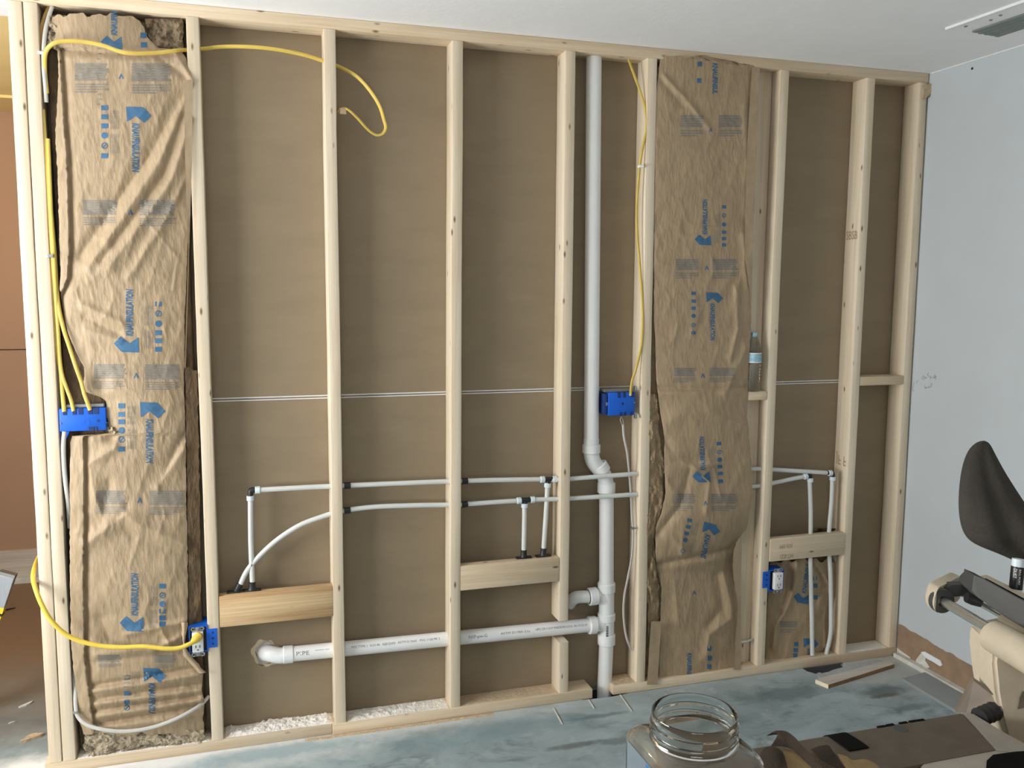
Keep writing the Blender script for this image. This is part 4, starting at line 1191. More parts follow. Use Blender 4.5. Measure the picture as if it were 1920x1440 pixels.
# short bare loop of wire under the box
MB().tube([P(1165, 781, 0.02), P(1163, 787, 0.012), P(1166, 795, 0.010), P(1169, 796, 0.014), P(1168, 788, 0.02), P(1165, 781, 0.03)], 0.0012, 6, n=5).build('wire_loop', M['white_cable'], BX2, 60)


def outlet_box(label, x0, x1, y0, y1, flange_px, ox0, ox1, oy0, oy1, Yf):
    p0 = P(x0, y1, Yf); p1 = P(x1, y0, Yf)
    t = thing('outlet_box', label, 'electrical box', ((p0[0] + p1[0]) / 2, Yf, p0[2]))
    w = 0.004
    bd = MB()
    bd.box(p0[0], p0[0] + w, Yf, 0.08, p0[2], p1[2]); bd.box(p1[0] - w, p1[0], Yf, 0.08, p0[2], p1[2])
    bd.box(p0[0] + w, p1[0] - w, Yf, 0.08, p0[2], p0[2] + w); bd.box(p0[0] + w, p1[0] - w, Yf, 0.08, p1[2] - w, p1[2]); bd.box(p0[0] + w, p1[0] - w, 0.076, 0.08, p0[2] + w, p1[2] - w)
    bd.build('body', M['blue_box'], t)
    MB().box(p0[0] + w, p1[0] - w, Yf + 0.012, Yf + 0.014, p0[2] + w, p1[2] - w).build('dark_interior', M['black_pl'], t)
    fx0, fx1, fy0, fy1 = flange_px
    f0 = P(fx0, fy1, -0.003); f1 = P(fx1, fy0, -0.003)
    fo = MB().box(f0[0], f1[0], -0.0045, -0.0008, f0[2], f1[2], 0.001).build('nailing_flange', M['blue_box'], t)
    for k in (0.2, 0.5, 0.8):
        MB().lathe([(0.0001, 0), (0.004, 0), (0.004, 0.0007), (0.0001, 0.0007)], ((f0[0] + f1[0]) / 2 + 0.003, -0.0045, f0[2] + (f1[2] - f0[2]) * k), (0, -1, 0), 10).build('nail_hole', M['blue_dark'], fo)
    a = P(ox0, oy1, Yf); b = P(ox1, oy0, Yf); cx = (a[0] + b[0]) / 2; cz = (a[2] + b[2]) / 2
    ol = MB().box(a[0], b[0], Yf - 0.012, Yf + 0.008, a[2], b[2], 0.003).build('duplex_outlet', M['outlet'], t, 40, label='white duplex receptacle')
    hgt = b[2] - a[2]
    for s in (0.27, -0.25):
        zc = cz + s * hgt
        for dx in (-0.0065, 0.0065):
            MB().box(cx + dx - 0.0012, cx + dx + 0.0012, Yf - 0.0127, Yf - 0.011, zc - 0.001, zc + 0.008).build('blade_slot', M['slot'], ol)
        MB().lathe([(0.0001, 0), (0.0026, 0), (0.0026, 0.0008), (0.0001, 0.0008)], (cx, Yf - 0.012, zc - 0.008), (0, -1, 0), 10).build('ground_hole', M['slot'], ol)
    for s in (1, -1):
        z = (b[2] if s > 0 else a[2])
        yk = MB(); yk.box(cx - 0.010, cx + 0.010, Yf - 0.004, Yf - 0.002, min(z, z + s * 0.016), max(z, z + s * 0.016), 0.0006)
        for dx in (-0.014, 0.014):
            yk.lathe([(0.003, 0), (0.0075, 0), (0.0075, 0.002), (0.003, 0.002)], (cx + dx, Yf - 0.002, z + s * 0.010), (0, -1, 0), 14, close=True)
        ko = yk.build('yoke', M['zinc'], t, 40)
        MB().lathe([(0.0001, 0), (0.004, 0), (0.003, 0.002), (0.0001, 0.002)], (cx, Yf - 0.004, z + s * 0.010), (0, -1, 0), 12).build('screw', M['zinc'], ko)
    return t, cx, cz, a, b


OB1, ocx, ocz, oa, ob = outlet_box('blue box with white outlet on the third stud, yellow cord plugged in', 355, 389, 1172, 1225, (388, 407, 1178, 1215), 361, 381, 1183, 1222, -0.004)
OB2, *_ = outlet_box('blue box with white outlet beside the crumpled batt at lower right', 1441, 1470, 1067, 1109, (1429.5, 1442, 1071.5, 1103), 1449, 1466, 1072, 1105, -0.004)


# ------------------------------------------------------------------ cables
def cable(name, label, pts, r, mat, Y=0.0, flat=0.6, n=8, cat='cable'):
    w = [P(q[0], q[1], q[2] if len(q) > 2 else Y) for q in pts]
    o = MB().tube(w, r, 10, n=n, flat=flat).build(name, mat, None, 60)
    return tag(o, label, cat)


cable('electrical_cable', 'yellow cable across the top of the left batt ending in a loop', [(88, 175, 0.008), (84, 130, 0.004), (86, 98, -0.010), (100, 82, -0.030), (125, 77, -0.032), (160, 79, -0.032), (195, 86, -0.032), (220, 95, -0.032), (245, 100, -0.032), (290, 99.5, -0.022), (330, 95, -0.012), (345, 94, 0.010),
       (362, 93, 0.030), (385, 91, 0.035), (420, 87.5, 0.03), (470, 88, 0.02), (520, 93, 0.018), (570, 103, 0.022), (608, 115, 0.03), (622, 120, 0.04), (640, 127, 0.045), (668, 143, 0.030), (692, 168, 0.015), (711, 198, 0.0), (720, 226, -0.012), (723, 240, -0.016), (717, 251, -0.018), (705, 253, -0.018), (690, 243, -0.014), (668, 219, -0.004), (652, 205, 0.01), (642, 203, 0.025), (634, 210, 0.035)], 0.0062, M['yellow'], flat=0.55)
cable('electrical_cable', 'yellow cable running straight down beside the doubled studs to the wide blue box', [(80, 205, 0.010), (84, 260, 0.008), (88, 320, 0.006), (93, 400, 0.006), (98, 480, 0.006), (100, 560, 0.010), (103, 620, 0.012), (108, 660, 0.012), (114, 700, 0.01), (117, 735, 0.006), (120.5, 772, -0.009)], 0.0062, M['yellow'], flat=0.55)
cable('electrical_cable', 'yellow cable branching to the second slot of the wide blue box', [(90, 260, 0.004), (93, 330, 0.002), (96, 400, 0.0), (101, 480, 0.0), (105, 560, 0.004), (109, 620, 0.006), (112, 670, 0.008), (116, 700, 0.006), (125, 728, 0.002), (133, 750, -0.002), (138, 771, -0.009)], 0.0055, M['yellow'], flat=0.55)
cable('electrical_cable', 'yellow cable slanting out from under the torn paper to the wide blue box', [(94, 380, 0.012), (102, 470, 0.008), (108, 560, 0.006), (118, 612, 0.0), (130, 650, -0.004), (143, 690, -0.008), (152, 715, -0.006), (158, 738, -0.008), (163, 752, -0.010), (169, 769, -0.010)], 0.0060, M['yellow'], flat=0.55)
cable('electrical_cable', 'grey-white cable curving down from the top plate at far left', [(98, 12, 0.02), (92, 30, 0.016), (85, 58, 0.010), (82, 95, 0.004), (82.5, 130, 0.004), (85, 160, 0.006), (87, 192, 0.010)], 0.0062, M['white_cable'], flat=0.6)
cable('electrical_cable', 'tan cable curving down from the top plate beside the grey-white one', [(92, 13, 0.03), (84, 32, 0.026), (76, 62, 0.02), (73, 100, 0.016), (74, 150, 0.016), (78, 210, 0.016)], 0.0062, M['tan_cable'], flat=0.6)
cable('electrical_cable', 'white cable leaving the wide blue box downward', [(121, 809, -0.004), (119, 835, -0.004), (120, 870, 0.0), (123, 905, 0.004), (128, 945, 0.012), (131, 990, 0.03)], 0.0068, M['white_cable'], flat=0.55)
cable('electrical_cable', 'white cable sweeping across the foot of the left batt', [(138, 1255, 0.03), (141, 1290, 0.010), (142, 1325, -0.004), (147, 1345, -0.014), (165, 1360, -0.026), (200, 1369, -0.034), (240, 1371, -0.036), (285, 1364, -0.034), (325, 1350, -0.030), (355, 1335, -0.018), (378, 1320, 0.004), (392, 1305, 0.025)], 0.0062, M['white_cable'], flat=0.6)
cable('electrical_cable', 'yellow cable hanging down beside the drain stack to the blue box', [(1176, 100, 0.05), (1181, 118, 0.04), (1190, 143, 0.03), (1199, 168, 0.022), (1208, 196, 0.012), (1212, 222, 0.006), (1212, 245, 0.004), (1206, 272, 0.004), (1201, 300, 0.004), (1197, 340, 0.010), (1194, 390, 0.014), (1195, 440, 0.012), (1200, 500, 0.006), (1204, 560, 0.002), (1205, 610, 0.0), (1202, 650, 0.0), (1193, 690, 0.004), (1185, 715, 0.006), (1182, 742, 0.004)], 0.0052, M['yellow'], flat=0.6)
cable('electrical_cable', 'thin white cable trailing down from the blue box by the drain stack', [(1168, 796, 0.012), (1170, 820, 0.014), (1176, 850, 0.016), (1180, 890, 0.03), (1183, 930, 0.03), (1185, 970, 0.022), (1187, 1000, 0.018), (1185, 1040, 0.018), (1178, 1080, 0.02), (1171, 1115, 0.022), (1169, 1145, 0.022), (1171, 1175, 0.022), (1176, 1200, 0.02), (1184, 1219, 0.03)], 0.0046, M['white_cable'], flat=0.7)
cable('electrical_cable', 'short white cable end between right batt and backing stud', [(1378, 1206, 0.020), (1392, 1204, 0.020), (1403, 1202, 0.022), (1413, 1197, 0.03)], 0.0050, M['white_cable'], flat=0.7)
# cord with plug
cord = thing('extension_cord', 'thick yellow extension cord plugged into the outlet on the third stud', 'cord', tuple(P(66, 1060, 0.14)))
cp = [(75, 1040, 0.30), (66, 1060, 0.14), (62, 1082, 0.02), (67, 1105, -0.03), (78, 1133, -0.05), (95, 1162, -0.055), (120, 1187, -0.055), (150, 1202, -0.055), (190, 1211, -0.055), (230, 1213.5, -0.055), (270, 1212, -0.055), (310, 1216, -0.055), (335, 1215, -0.052), (352, 1209, -0.048), (362, 1204, -0.040)]
MB().tube([P(*q) for q in cp], 0.0072, 12, n=8).build('cord', M['yellow_cord'], cord, 60)
pa = P(360, 1205, -0.042); pb = P(373, 1193, -0.017)
MB().tube([pa, pa + (pb - pa) * 0.3, pa + (pb - pa) * 0.5, pb], [0.0075, 0.012, 0.014, 0.014], 14).build('plug', M['yellow_cord'], cord, 50)
MB().tube([pb, pb + (pb - pa) * 0.18], [0.0145, 0.0125], 14).build('plug_face', M['tan_cable'], cord, 50)

# cable staples and scraps
def staple(label, x, y, Y, mat, s=1.0):
    q = P(x, y, Y)
    mb = MB(); mb.box(q[0] - 0.011 * s, q[0] + 0.009 * s, q[1] - 0.006, q[1] + 0.012, q[2] - 0.005 * s, q[2] + 0.005 * s, 0.002)
    mb.lathe([(0.0001, 0), (0.0035, 0), (0.0028, 0.003), (0.0001, 0.003)], (q[0] + 0.006 * s, q[1] - 0.006, q[2]), (0, -1, 0), 10)
    tag(mb.build('cable_staple', mat, None, 40), label, 'staple')


staple('white cable staple near the top of the doubled studs', 77, 99, 0.002, M['vent_white'], 0.8)
staple('metal staple holding cables on the doubled studs at mid height', 95, 480, -0.006, M['zinc'], 1.0)
staple('white staple on the yellow cable beside the drain stack', 1202, 312, 0.0, M['vent_white'], 0.9)
staple('metal staple on the thin white cable low beside the stack', 1187, 990, 0.012, M['zinc'], 0.8)
staple('metal staple where the white cable turns at lower left', 142, 1335, -0.008, M['zinc'], 0.7)
q = P(643, 205, 0.012)
tag(MB().box(q[0] - 0.011, q[0] + 0.011, 0.008, 0.020, q[2] - 0.016, q[2] + 0.004, 0.002).build('tape_tab', M['kraft_edge']), 'beige tape tab holding the end of the yellow loop', 'tape')

# stamps printed on the lumber
def plane_stamp(body, px0, py0, px1, h, mat, Y, name, flip=False, shear=0.0):
    a = P(px0, py0, Y); b = P(px1, py0, Y); w = b[0] - a[0]; k = -1 if flip else 1
    stamp_on(name, body, lambda s, t: (a[0] + (w - s if flip else s), Y, a[2] + k * t), mat, frame, h, w, shear)


plane_stamp('HT-KD', 1463, 1040, 1487, 0.018, M['stamp'], -0.0052, 'grade_stamp', True)
plane_stamp('(O) SPF', 1461, 1022, 1486, 0.016, M['stamp'], -0.0052, 'grade_stamp', True)


def side_stamp(body, X, y0, y1, z, h, name='grade_stamp', flip=False):
    k = -1 if flip else 1
    stamp_on(name, body, lambda s, t: (X - 0.0012, (y1 - s), z + k * t), M['stamp'], frame, h, y1 - y0)


side_stamp('SBSB', 3.0662, 0.012, 0.078, 1.775, 0.034)
side_stamp('JF F', 3.0650, 0.012, 0.078, 0.885, 0.040, flip=True)

# water bottle on the short block
bq = P(1412, 738, 0.03)
bot = thing('water_bottle', 'empty clear plastic bottle with blue band standing on the short block', 'bottle', (2.612, 0.018, 1.172))
bx, by, bz = 2.612, 0.018, 1.172
prof = [(0.0001, 0.002), (0.026, 0.0), (0.030, 0.006), (0.030, 0.035)]
for k in range(6):
    z = 0.035 + k * 0.012
    prof += [(0.030, z + 0.002), (0.0285, z + 0.006), (0.030, z + 0.010)]
prof += [(0.031, 0.112), (0.031, 0.155), (0.030, 0.165), (0.022, 0.192), (0.0135, 0.212), (0.0125, 0.216), (0.0125, 0.222)]
full = prof + [(0.0115, 0.222), (0.0125, 0.212), (0.021, 0.191), (0.029, 0.164), (0.030, 0.155), (0.030, 0.112), (0.029, 0.006), (0.0001, 0.004)]
MB().lathe(full, (bx, by, bz), (0, 0, 1), 28).build('bottle_body', M['bottle'], bot, 40)
MB().lathe([(0.0313, 0.116), (0.0316, 0.118), (0.0316, 0.148), (0.0313, 0.150)], (bx, by, bz), (0, 0, 1), 28, close=True).build('label_band', M['bottle_label'], bot, 40)
for z in (0.114, 0.149):
    MB().lathe([(0.0314, z), (0.0318, z), (0.0318, z + 0.004), (0.0314, z + 0.004)], (bx, by, bz), (0, 0, 1), 28, close=True).build('label_edge', M['white_ink'], bot, 40)
MB().lathe([(0.0001, 0.232), (0.0135, 0.232), (0.014, 0.230), (0.014, 0.216), (0.0125, 0.216)], (bx, by, bz), (0, 0, 1), 20).build('cap', M['bottle_label'], bot, 40)


# ------------------------------------------------------------------ sawdust on the plates
def dust_strip(name, label, x0, x1, y0, y1, z, amp, seed, mat, nx=120, ny=26, dens=0.0, sc_=26.0):
    X = np.linspace(x0, x1, nx); Y = np.linspace(y0, y1, ny)
    gx, gy = np.meshgrid(X, Y)
    e = np.minimum(np.minimum((gx - x0), (x1 - gx)) / 0.02, np.minimum((gy - y0), (y1 - gy)) / 0.012)
    h = amp * np.clip(e, 0, 1) * np.clip(0.35 + dens + 0.5 * fbm(gx * sc_ * 0.35, gy * sc_ * 0.5, 2, seed) + 0.35 * fbm(gx * sc_ * 3, gy * sc_ * 3, 3, seed + 4), 0.02, 2) + 0.0004
    h = np.where(e <= 0.001, -0.0006, h)
    pts = np.stack([gx, gy, z + h], -1).reshape(-1, 3)
    f = [[j * nx + i, j * nx + i + 1, (j + 1) * nx + i + 1, (j + 1) * nx + i] for j in range(ny - 1) for i in range(nx - 1)]
    return tag(emit(name, pts, f, mat, None, 60), label, 'sawdust', None, 'stuff')


dust_strip('sawdust', 'white sawdust heap on the bottom plate under the blocking with wavy grain', 0.598, 0.962, 0.006, 0.087, ZB, 0.014, 3, M['dust'], dens=0.05, sc_=34)
dust_strip('sawdust', 'pale sawdust on the bottom plate left of the fifth stud', 1.012, 1.380, 0.003, 0.087, ZB, 0.009, 13, M['dust'], dens=0.0, sc_=30)
dust_strip('sawdust', 'thin sawdust on the bottom plate left of the stud stub', 1.426, 1.800, 0.004, 0.087, ZB, 0.003, 33, M['sawdust'], dens=0.1)
dust_strip('sawdust', 'thin sawdust on the bottom plate beside the drain opening', 2.036, 2.126, 0.0, 0.087, ZB, 0.004, 43, M['sawdust'], dens=0.1)
dust_strip('sawdust', 'white dust on the bottom plate under the leftmost batt', 0.140, 0.550, 0.002, 0.06, ZB, 0.003, 53, M['dust'], dens=0.2)
dust_strip('sawdust', 'white dust on the bottom plate in the last bay', 3.106, 3.318, 0.002, 0.087, ZB, 0.002, 63, M['dust'], dens=0.1)
dust_strip('sawdust', 'crumbs of sawdust on the floor against the joint of the bottom plates', 0.86, 1.55, -0.026, -0.003, 0.0, 0.006, 73, M['sawdust'], 160, 12, dens=-0.1, sc_=40)


# ------------------------------------------------------------------ things on the floor
def scrap(name, label, cat, pts, th, mat, z=0.0):
    mb = MB(); mb.prism([(x, y, z) for x, y in pts], (0, 0, th))
    return tag(mb.build(name, mat), label, cat)


q = [PZ(x, y, 0.0) for x, y in ((1529, 1281), (1553, 1291), (1676, 1252), (1662, 1245))]
off = thing('wood_offcut', 'thin board offcut with white sawn end lying on the floor', 'wood', tuple(q[0]))
a, b_, d, e = [np.array(v) for v in q]
bm_ = MB(); bm_.prism([(*v[:2], 0.0) for v in (a, b_, d, e)], (0, 0, 0.016)); bm_.build('board', M['board_white'], off)
n_ = (d - b_)[:2]; n_ = np.array([n_[1], -n_[0]]) / np.linalg.norm(n_)
sd = [(b_[0], b_[1], 0.0), (d[0], d[1], 0.0), (d[0] + n_[0] * .0015, d[1] + n_[1] * .0015, 0.0), (b_[0] + n_[0] * .0015, b_[1] + n_[1] * .0015, 0.0)]
MB().prism(sd, (0, 0, 0.0155)).build('bare_edge', M['board_brown'], off, label='bare brown edge')
n2_ = np.array([-(b_ - a)[1], (b_ - a)[0]]); n2_ = -n2_ / np.linalg.norm(n2_) * 0.002
MB().prism([(a[0], a[1], 0), (b_[0], b_[1], 0), (b_[0] + n2_[0], b_[1] + n2_[1], 0), (a[0] + n2_[0], a[1] + n2_[1], 0)], (0, 0, 0.0158)).build('sawn_end', M['scrap'], off, label='cream sawn end')
pts = [PZ(x, y, 0.0)[:2] for x, y in ((1532, 1266), (1545, 1263), (1553, 1261.5), (1562, 1257.5), (1575, 1254), (1590, 1249), (1612, 1244), (1640, 1238.5), (1655, 1240), (1655, 1246), (1560, 1276), (1540, 1280))]
scrap('paper_scrap', 'grey-white torn flooring piece between the broken floor and the offcut', 'scrap', pts, 0.004, M['scrap_grey'])
# grey strip by the right wall
pts = [PZ(x, y, 0.0)[:2] for x, y in ((1695, 1276), (1736, 1266), (1814, 1312), (1790, 1340))]
gs = scrap('floor_strip', 'flat grey floor strip lying along the right wall', 'strip', [(3.205, -0.215), (3.335, -0.195), (3.335, -1.10), (3.205, -1.10)], 0.012, M['grey_tile'])
scrap('trim_piece', 'thin whitewashed trim left at the foot of the right wall', 'trim', [(3.338, -0.01), (3.364, -0.01), (3.364, -1.2), (3.338, -1.2)], 0.018, M['plaster'])
# debris at lower left
for lab, cx, cy, L, W, rot, th, mt in (('pale sliver of plaster on the floor left of the frame', 50, 1322, 0.052, 0.012, 0.75, 0.006, 'plaster'), ('tan crumpled fibre scrap on the floor at lower left', 60, 1385, 0.07, 0.03, 0.6, 0.010, 'sawdust'), ('small white flake on the floor at far lower left', 22, 1355, 0.022, 0.006, 0.6, 0.003, 'plaster')):
    c0 = PZ(cx, cy, 0.0); pl = []
    for k in range(14):
        t = 2 * math.pi * k / 14; r = 1 + 0.25 * math.sin(3 * t + cx) + 0.15 * math.sin(7 * t)
        u, v = L / 2 * math.cos(t) * r, W / 2 * math.sin(t) * r
        pl.append((c0[0] + u * math.cos(rot) - v * math.sin(rot), c0[1] + u * math.sin(rot) + v * math.cos(rot)))
    scrap('debris', lab, 'debris', pl, th, M[mt])
c0 = PZ(18, 1143, 0.004)
tag(MB().tube([(c0[0] - 0.02, c0[1], 0.004), (c0[0] + 0.02, c0[1] + 0.02, 0.004)], [0.005, 0.0022], 8).build('screw', M['black_pl']), 'dark screw lying on the brown floor at far left', 'screw')
# aluminium straightedge at the left border
se = thing('straightedge', 'silver aluminium level with yellow sticker leaning in at the left border', 'tool', tuple(PZ(-70, 1340, 0.0)))
tp = P(14, 1079, 0.50); bt_ = PZ(-75, 1345, 0.0); bt_[2] = 0.004
MB().obox(bt_, tp, 0.055, 0.028, up=(0, -1, 0.3), bev=0.002).build('bar', M['alu'], se)
dv = (tp - bt_) / np.linalg.norm(tp - bt_)
MB().obox(tp, tp + dv * 0.012, 0.056, 0.029, up=(0, -1, 0.3)).build('end_cap', M['steel'], se)
st = tp - dv * 0.165
MB().obox(st, st + dv * 0.05, 0.056, 0.0295, up=(0, -1, 0.3)).build('sticker', M['sticker'], se)
MB().obox(st + dv * 0.018, st + dv * 0.028, 0.0565, 0.030, up=(0, -1, 0.3)).build('sticker_band', M['black_pl'], se)

# ------------------------------------------------------------------ right wall details
def on_right(x, y): return PX(np.array(x, float), np.array(y, float), XR)


# bare strip where a baseboard has been pulled off, ragged top edge
ys = np.linspace(0.0, -1.6, 160)
zt = 0.140 + 0.0035 * fbm(ys * 30, ys * 0 + 2.0, 3, 91) - 0.045 * np.clip(-ys, 0, 0.6)
vs = []; fs = []
for i, (yy, z) in enumerate(zip(ys, zt)):
    vs += [(XR - 0.0012, yy, 0.0), (XR - 0.0016, yy, z), (XR + 0.001, yy, z + 0.001)]
    if i: fs += [[3 * i - 3, 3 * i, 3 * i + 1, 3 * i - 2], [3 * i - 2, 3 * i + 1, 3 * i + 2, 3 * i - 1]]
emit('bare_strip', vs, fs, M['glue_brown'], wr, label='bare brown paper strip at the foot of the wall')


def wall_patch(name, pxs, mat, off=0.003, parent=wr):
    pts = [on_right(x, y) for x, y in pxs]
    mb = MB(); mb.prism([(XR - off, q[1], q[2]) for q in pts], (off - 0.0005, 0, 0))
    return mb.build(name, mat, parent)


wall_patch('peeled_flake', [(1729, 1223), (1740, 1226), (1735, 1238), (1744, 1251), (1738, 1253), (1728, 1245), (1722, 1248), (1718, 1238)], M['plaster'])
wall_patch('peeled_flake', [(1729, 1222), (1735, 1221.5), (1764, 1238), (1768, 1247), (1764, 1249), (1750, 1240), (1740, 1235), (1733, 1228)], M['vent_white'], 0.005)
wall_patch('peeled_flake', [(1681, 1213), (1690, 1220), (1708, 1233), (1704, 1237), (1682, 1228)], M['plaster'])
wall_patch('peeled_flake', [(1776, 1281), (1785, 1278), (1812, 1296), (1808, 1304), (1780, 1290)], M['plaster'])
# handwriting
def stroke(pts, w=0.0010):
    for a, b in zip(pts[:-1], pts[1:]):
        p, q = on_right(*a), on_right(*b)
        MB().obox((XR - 0.0004, p[1], p[2]), (XR - 0.0004, q[1], q[2]), 0.0008, w * 1.6, up=(0, 0.01, 1)).build('pencil_stroke', M['pencil'], wr)


S = lambda pts, ox, oy, s=1.0: [(ox + a * s, oy + b * s) for a, b in pts]
k = 160 / 1646.0
hw = [  # measured on an enlarged view: outside / wall / arrow
    [(940, 660), (915, 690), (915, 735), (945, 735), (960, 690), (945, 662)], [(968, 680), (968, 712), (985, 712), (998, 685), (1000, 715)], [(1038, 598), (1020, 650), (1052, 690)], [(1062, 668), (1085, 672), (1070, 695), (1092, 712), (1065, 722)], [(1102, 690), (1104, 705)],
    [(1150, 665), (1125, 690), (1140, 712), (1160, 690)], [(1165, 625), (1160, 712)], [(1175, 690), (1190, 682), (1180, 665), (1170, 700), (1188, 740)],
    [(965, 845), (970, 912), (990, 880), (1002, 912), (1012, 880)], [(1050, 862), (1032, 885), (1050, 900), (1055, 870)], [(1082, 815), (1075, 895)], [(1110, 805), (1100, 885)],
    [(842, 745), (800, 810)], [(765, 780), (735, 900), (740, 955), (772, 945)]]
for st_ in hw:
    stroke([(1640 + a * k, 640 + b * k) for a, b in st_])
q = on_right(1823, 128.5)
MB().lathe([(0.0001, 0), (0.005, 0), (0.005, 0.001), (0.0001, 0.001)], (XR, q[1], q[2]), (-1, 0, 0), 12).build('nail_hole', M['dark_gap'], wr)
# ceiling joint
q0 = on_right(1748, 134)
MB().tube([(XR - 0.002, -0.01, H - 0.002), (XR - 0.002, -1.2, H - 0.002)], 0.0025, 6).build('corner_bead', M['vent_white'], wr)
# torn scrap at the top corner of the frame
mb = MB(); q = [P(x, y, -0.012) for x, y in ((1733, 162), (1741, 157), (1751, 159), (1750, 170), (1744, 177), (1737, 184), (1731, 184))]
mb.prism([tuple(v) for v in q], (0, 0.010, 0)); tag(mb.build('paper_scrap', M['sawdust']), 'torn beige paper scrap at the top right corner of the frame', 'scrap')

# ceiling vent
vent = thing('ceiling_vent', 'slotted ceiling vent with bright edge strip at upper right', 'vent', (3.05, -0.75, H))
va = PZ(1774, 52, H); vb = PZ(1920, 0, H)
dirv = (vb - va) / np.linalg.norm(vb - va); va2 = va; vb2 = va + dirv * 0.62
MB().obox((va2[0], va2[1], H - 0.004), (vb2[0], vb2[1], H - 0.004), 0.008, 0.008).build('edge_strip', M['vent_white'], vent)
pv = np.array([-dirv[1], dirv[0], 0.0]); pv = pv if pv[0] > 0 else -pv
s0 = PZ(1828, 59, H)
lens = [(0.0, 0.0), (0.030, 0.022), (0.062, 0.044), (0.094, 0.094)]
for i in range(5):
    st_ = [PZ(1827, 58, H), PZ(1837, 60.5, H), PZ(1848, 62.5, H), PZ(1858, 64, H), PZ(1868, 66, H)][i]
    en_ = va + dirv * 0.62 + pv * ((st_ - va) @ pv)
    MB().obox((st_[0], st_[1], H - 0.003), (en_[0], en_[1], H - 0.003), 0.019, 0.006, bev=0.001).build('slat', M['vent_grey'], vent)
for x, y in ((1811, 49), (1858, 37), (1876, 28)):
    q = PZ(x, y, H)
    MB().lathe([(0.0001, 0), (0.006, 0), (0.004, 0.003), (0.0001, 0.003)], (q[0], q[1], H), (0, 0, -1), 12).build('screw', M['vent_grey'], vent)

# ------------------------------------------------------------------ workbench in the foreground
ZBT, ZBAR = 0.72, 0.80
bench = thing('workbench', 'low wooden workbench carrying jar, sandpaper and mitre saw', 'workbench', (1.8, -2.2, 0))
MB().box(0.80, 2.75, -2.75, -1.75, ZBT - 0.04, ZBT, 0.003).build('bench_top', M['bench_top'], bench)
for x in (0.88, 2.67):
    for y in (-2.67, -1.83):
        MB().box(x - 0.045, x + 0.045, y - 0.045, y + 0.045, 0.0, ZBT - 0.04, 0.003).build('leg', M['pine_z'], bench, 40)
bb0 = [PZ(x, y, ZBAR) for x, y in ((1140, 1437), (1802, 1335), (1868, 1406), (1690, 1437))]
YB0 = (bb0[0][1] + bb0[1][1]) / 2; YB1 = (bb0[2][1] + bb0[3][1]) / 2
bar = thing('fence_board', 'long dusty brown board with rounded back edge beside the mitre saw', 'board', (1.5, -1.8, ZBT))
prof = [(YB1, ZBAR - 0.001), (YB1 - 0.001, ZBT), (YB0, ZBT), (YB0, ZBAR - 0.016)]
for k in range(7):
    t = k / 6 * math.pi / 2
    prof.append((YB0 - 0.016 + 0.016 * math.cos(t), ZBAR - 0.016 + 0.016 * math.sin(t)))
xe0, xe1 = bb0[1][0], bb0[2][0]
vs = []; n = len(prof)
for xx in (0.95, None):
    for (y, z) in prof:
        x_ = xx if xx is not None else xe1 + (xe0 - xe1) * (y - YB1) / (YB0 - YB1)
        vs.append((x_, y, z))
fs = [[i, (i + 1) % n, n + (i + 1) % n, n + i] for i in range(n)] + [list(range(n))[::-1], list(range(n, 2 * n))]
emit('board', vs, fs, M['bench'], bar, 40)
for x, y in ((1653, 1362), (1669, 1359), (1694, 1355), (1712, 1352), (1726, 1350)):
    q = PZ(x, y, ZBAR); MB().box(q[0] - 0.008, q[0] + 0.008, q[1] - 0.003, q[1] + 0.003, ZBAR - 0.0035, ZBAR + 0.0004).build('gouge', M['strap'], bar)
q = PZ(1688, 1367, ZBAR); MB().lathe([(0.0001, 0), (0.013, 0), (0.011, 0.0008), (0.0001, 0.0008)], (q[0], q[1], ZBAR), (0, 0, 1), 18).build('stain', M['arm'], bar, label='dark round stain')
# black strap over the board
sq = [PZ(x, y, ZBAR) for x, y in ((1545, 1378), (1580, 1372), (1599, 1410), (1566, 1412))]
sx0, sx1 = sq[0][0], sq[1][0] - 0.003
path = [(YB0 + 0.0015, ZBAR - 0.05)] + [(YB0 - 0.016 + 0.0178 * math.cos(k / 5 * math.pi / 2), ZBAR - 0.016 + 0.0178 * math.sin(k / 5 * math.pi / 2)) for k in range(6)] + [(YB0 - 0.03, ZBAR + 0.0022), (YB0 - 0.05, ZBAR + 0.003), (YB0 - 0.066, ZBAR + 0.0022)]
vs = []; m_ = len(path)
for i, (y, z) in enumerate(path):
    sh = 0.010 * i / m_
    wv = 0.0
    for x_ in (sx0 + sh * 0.6, sx1 + sh * 1.1):
        for o_ in (0.0, -0.0016):
            vs.append((x_, y + (o_ if i < 3 else 0), z + (o_ if i >= 3 else 0)))
fs = []
for i in range(m_ - 1):
    a = 4 * i; b = 4 * i + 4
    fs += [[a, a + 2, b + 2, b], [a + 1, b + 1, b + 3, a + 3], [a, b, b + 1, a + 1], [a + 2, a + 3, b + 3, b + 2]]
fs += [[0, 1, 3, 2], [4 * m_ - 4, 4 * m_ - 2, 4 * m_ - 1, 4 * m_ - 3]]
st = emit('strap', vs, fs, M['strap'], None, 40); tag(st, 'black strap folded over the back edge of the brown board', 'strap')

# ------------------------------------------------------------------ clear jar
jc = Vector((1.258, -2.000, ZBT))
jar = thing('jar', 'large clear plastic jar without lid on the workbench', 'jar', tuple(jc))
HB, HN = 0.245, 0.295


def rsq(half, rad, z, seg=6):
    pts = []
    for cx, cy, a0 in ((1, 1, 0), (-1, 1, 90), (-1, -1, 180), (1, -1, 270)):
        for k in range(seg + 1):
            t = math.radians(a0 + 90 * k / seg)
            pts.append((jc.x + cx * (half - rad) + rad * math.cos(t), jc.y + cy * (half - rad) + rad * math.sin(t), jc.z + z))
    return pts


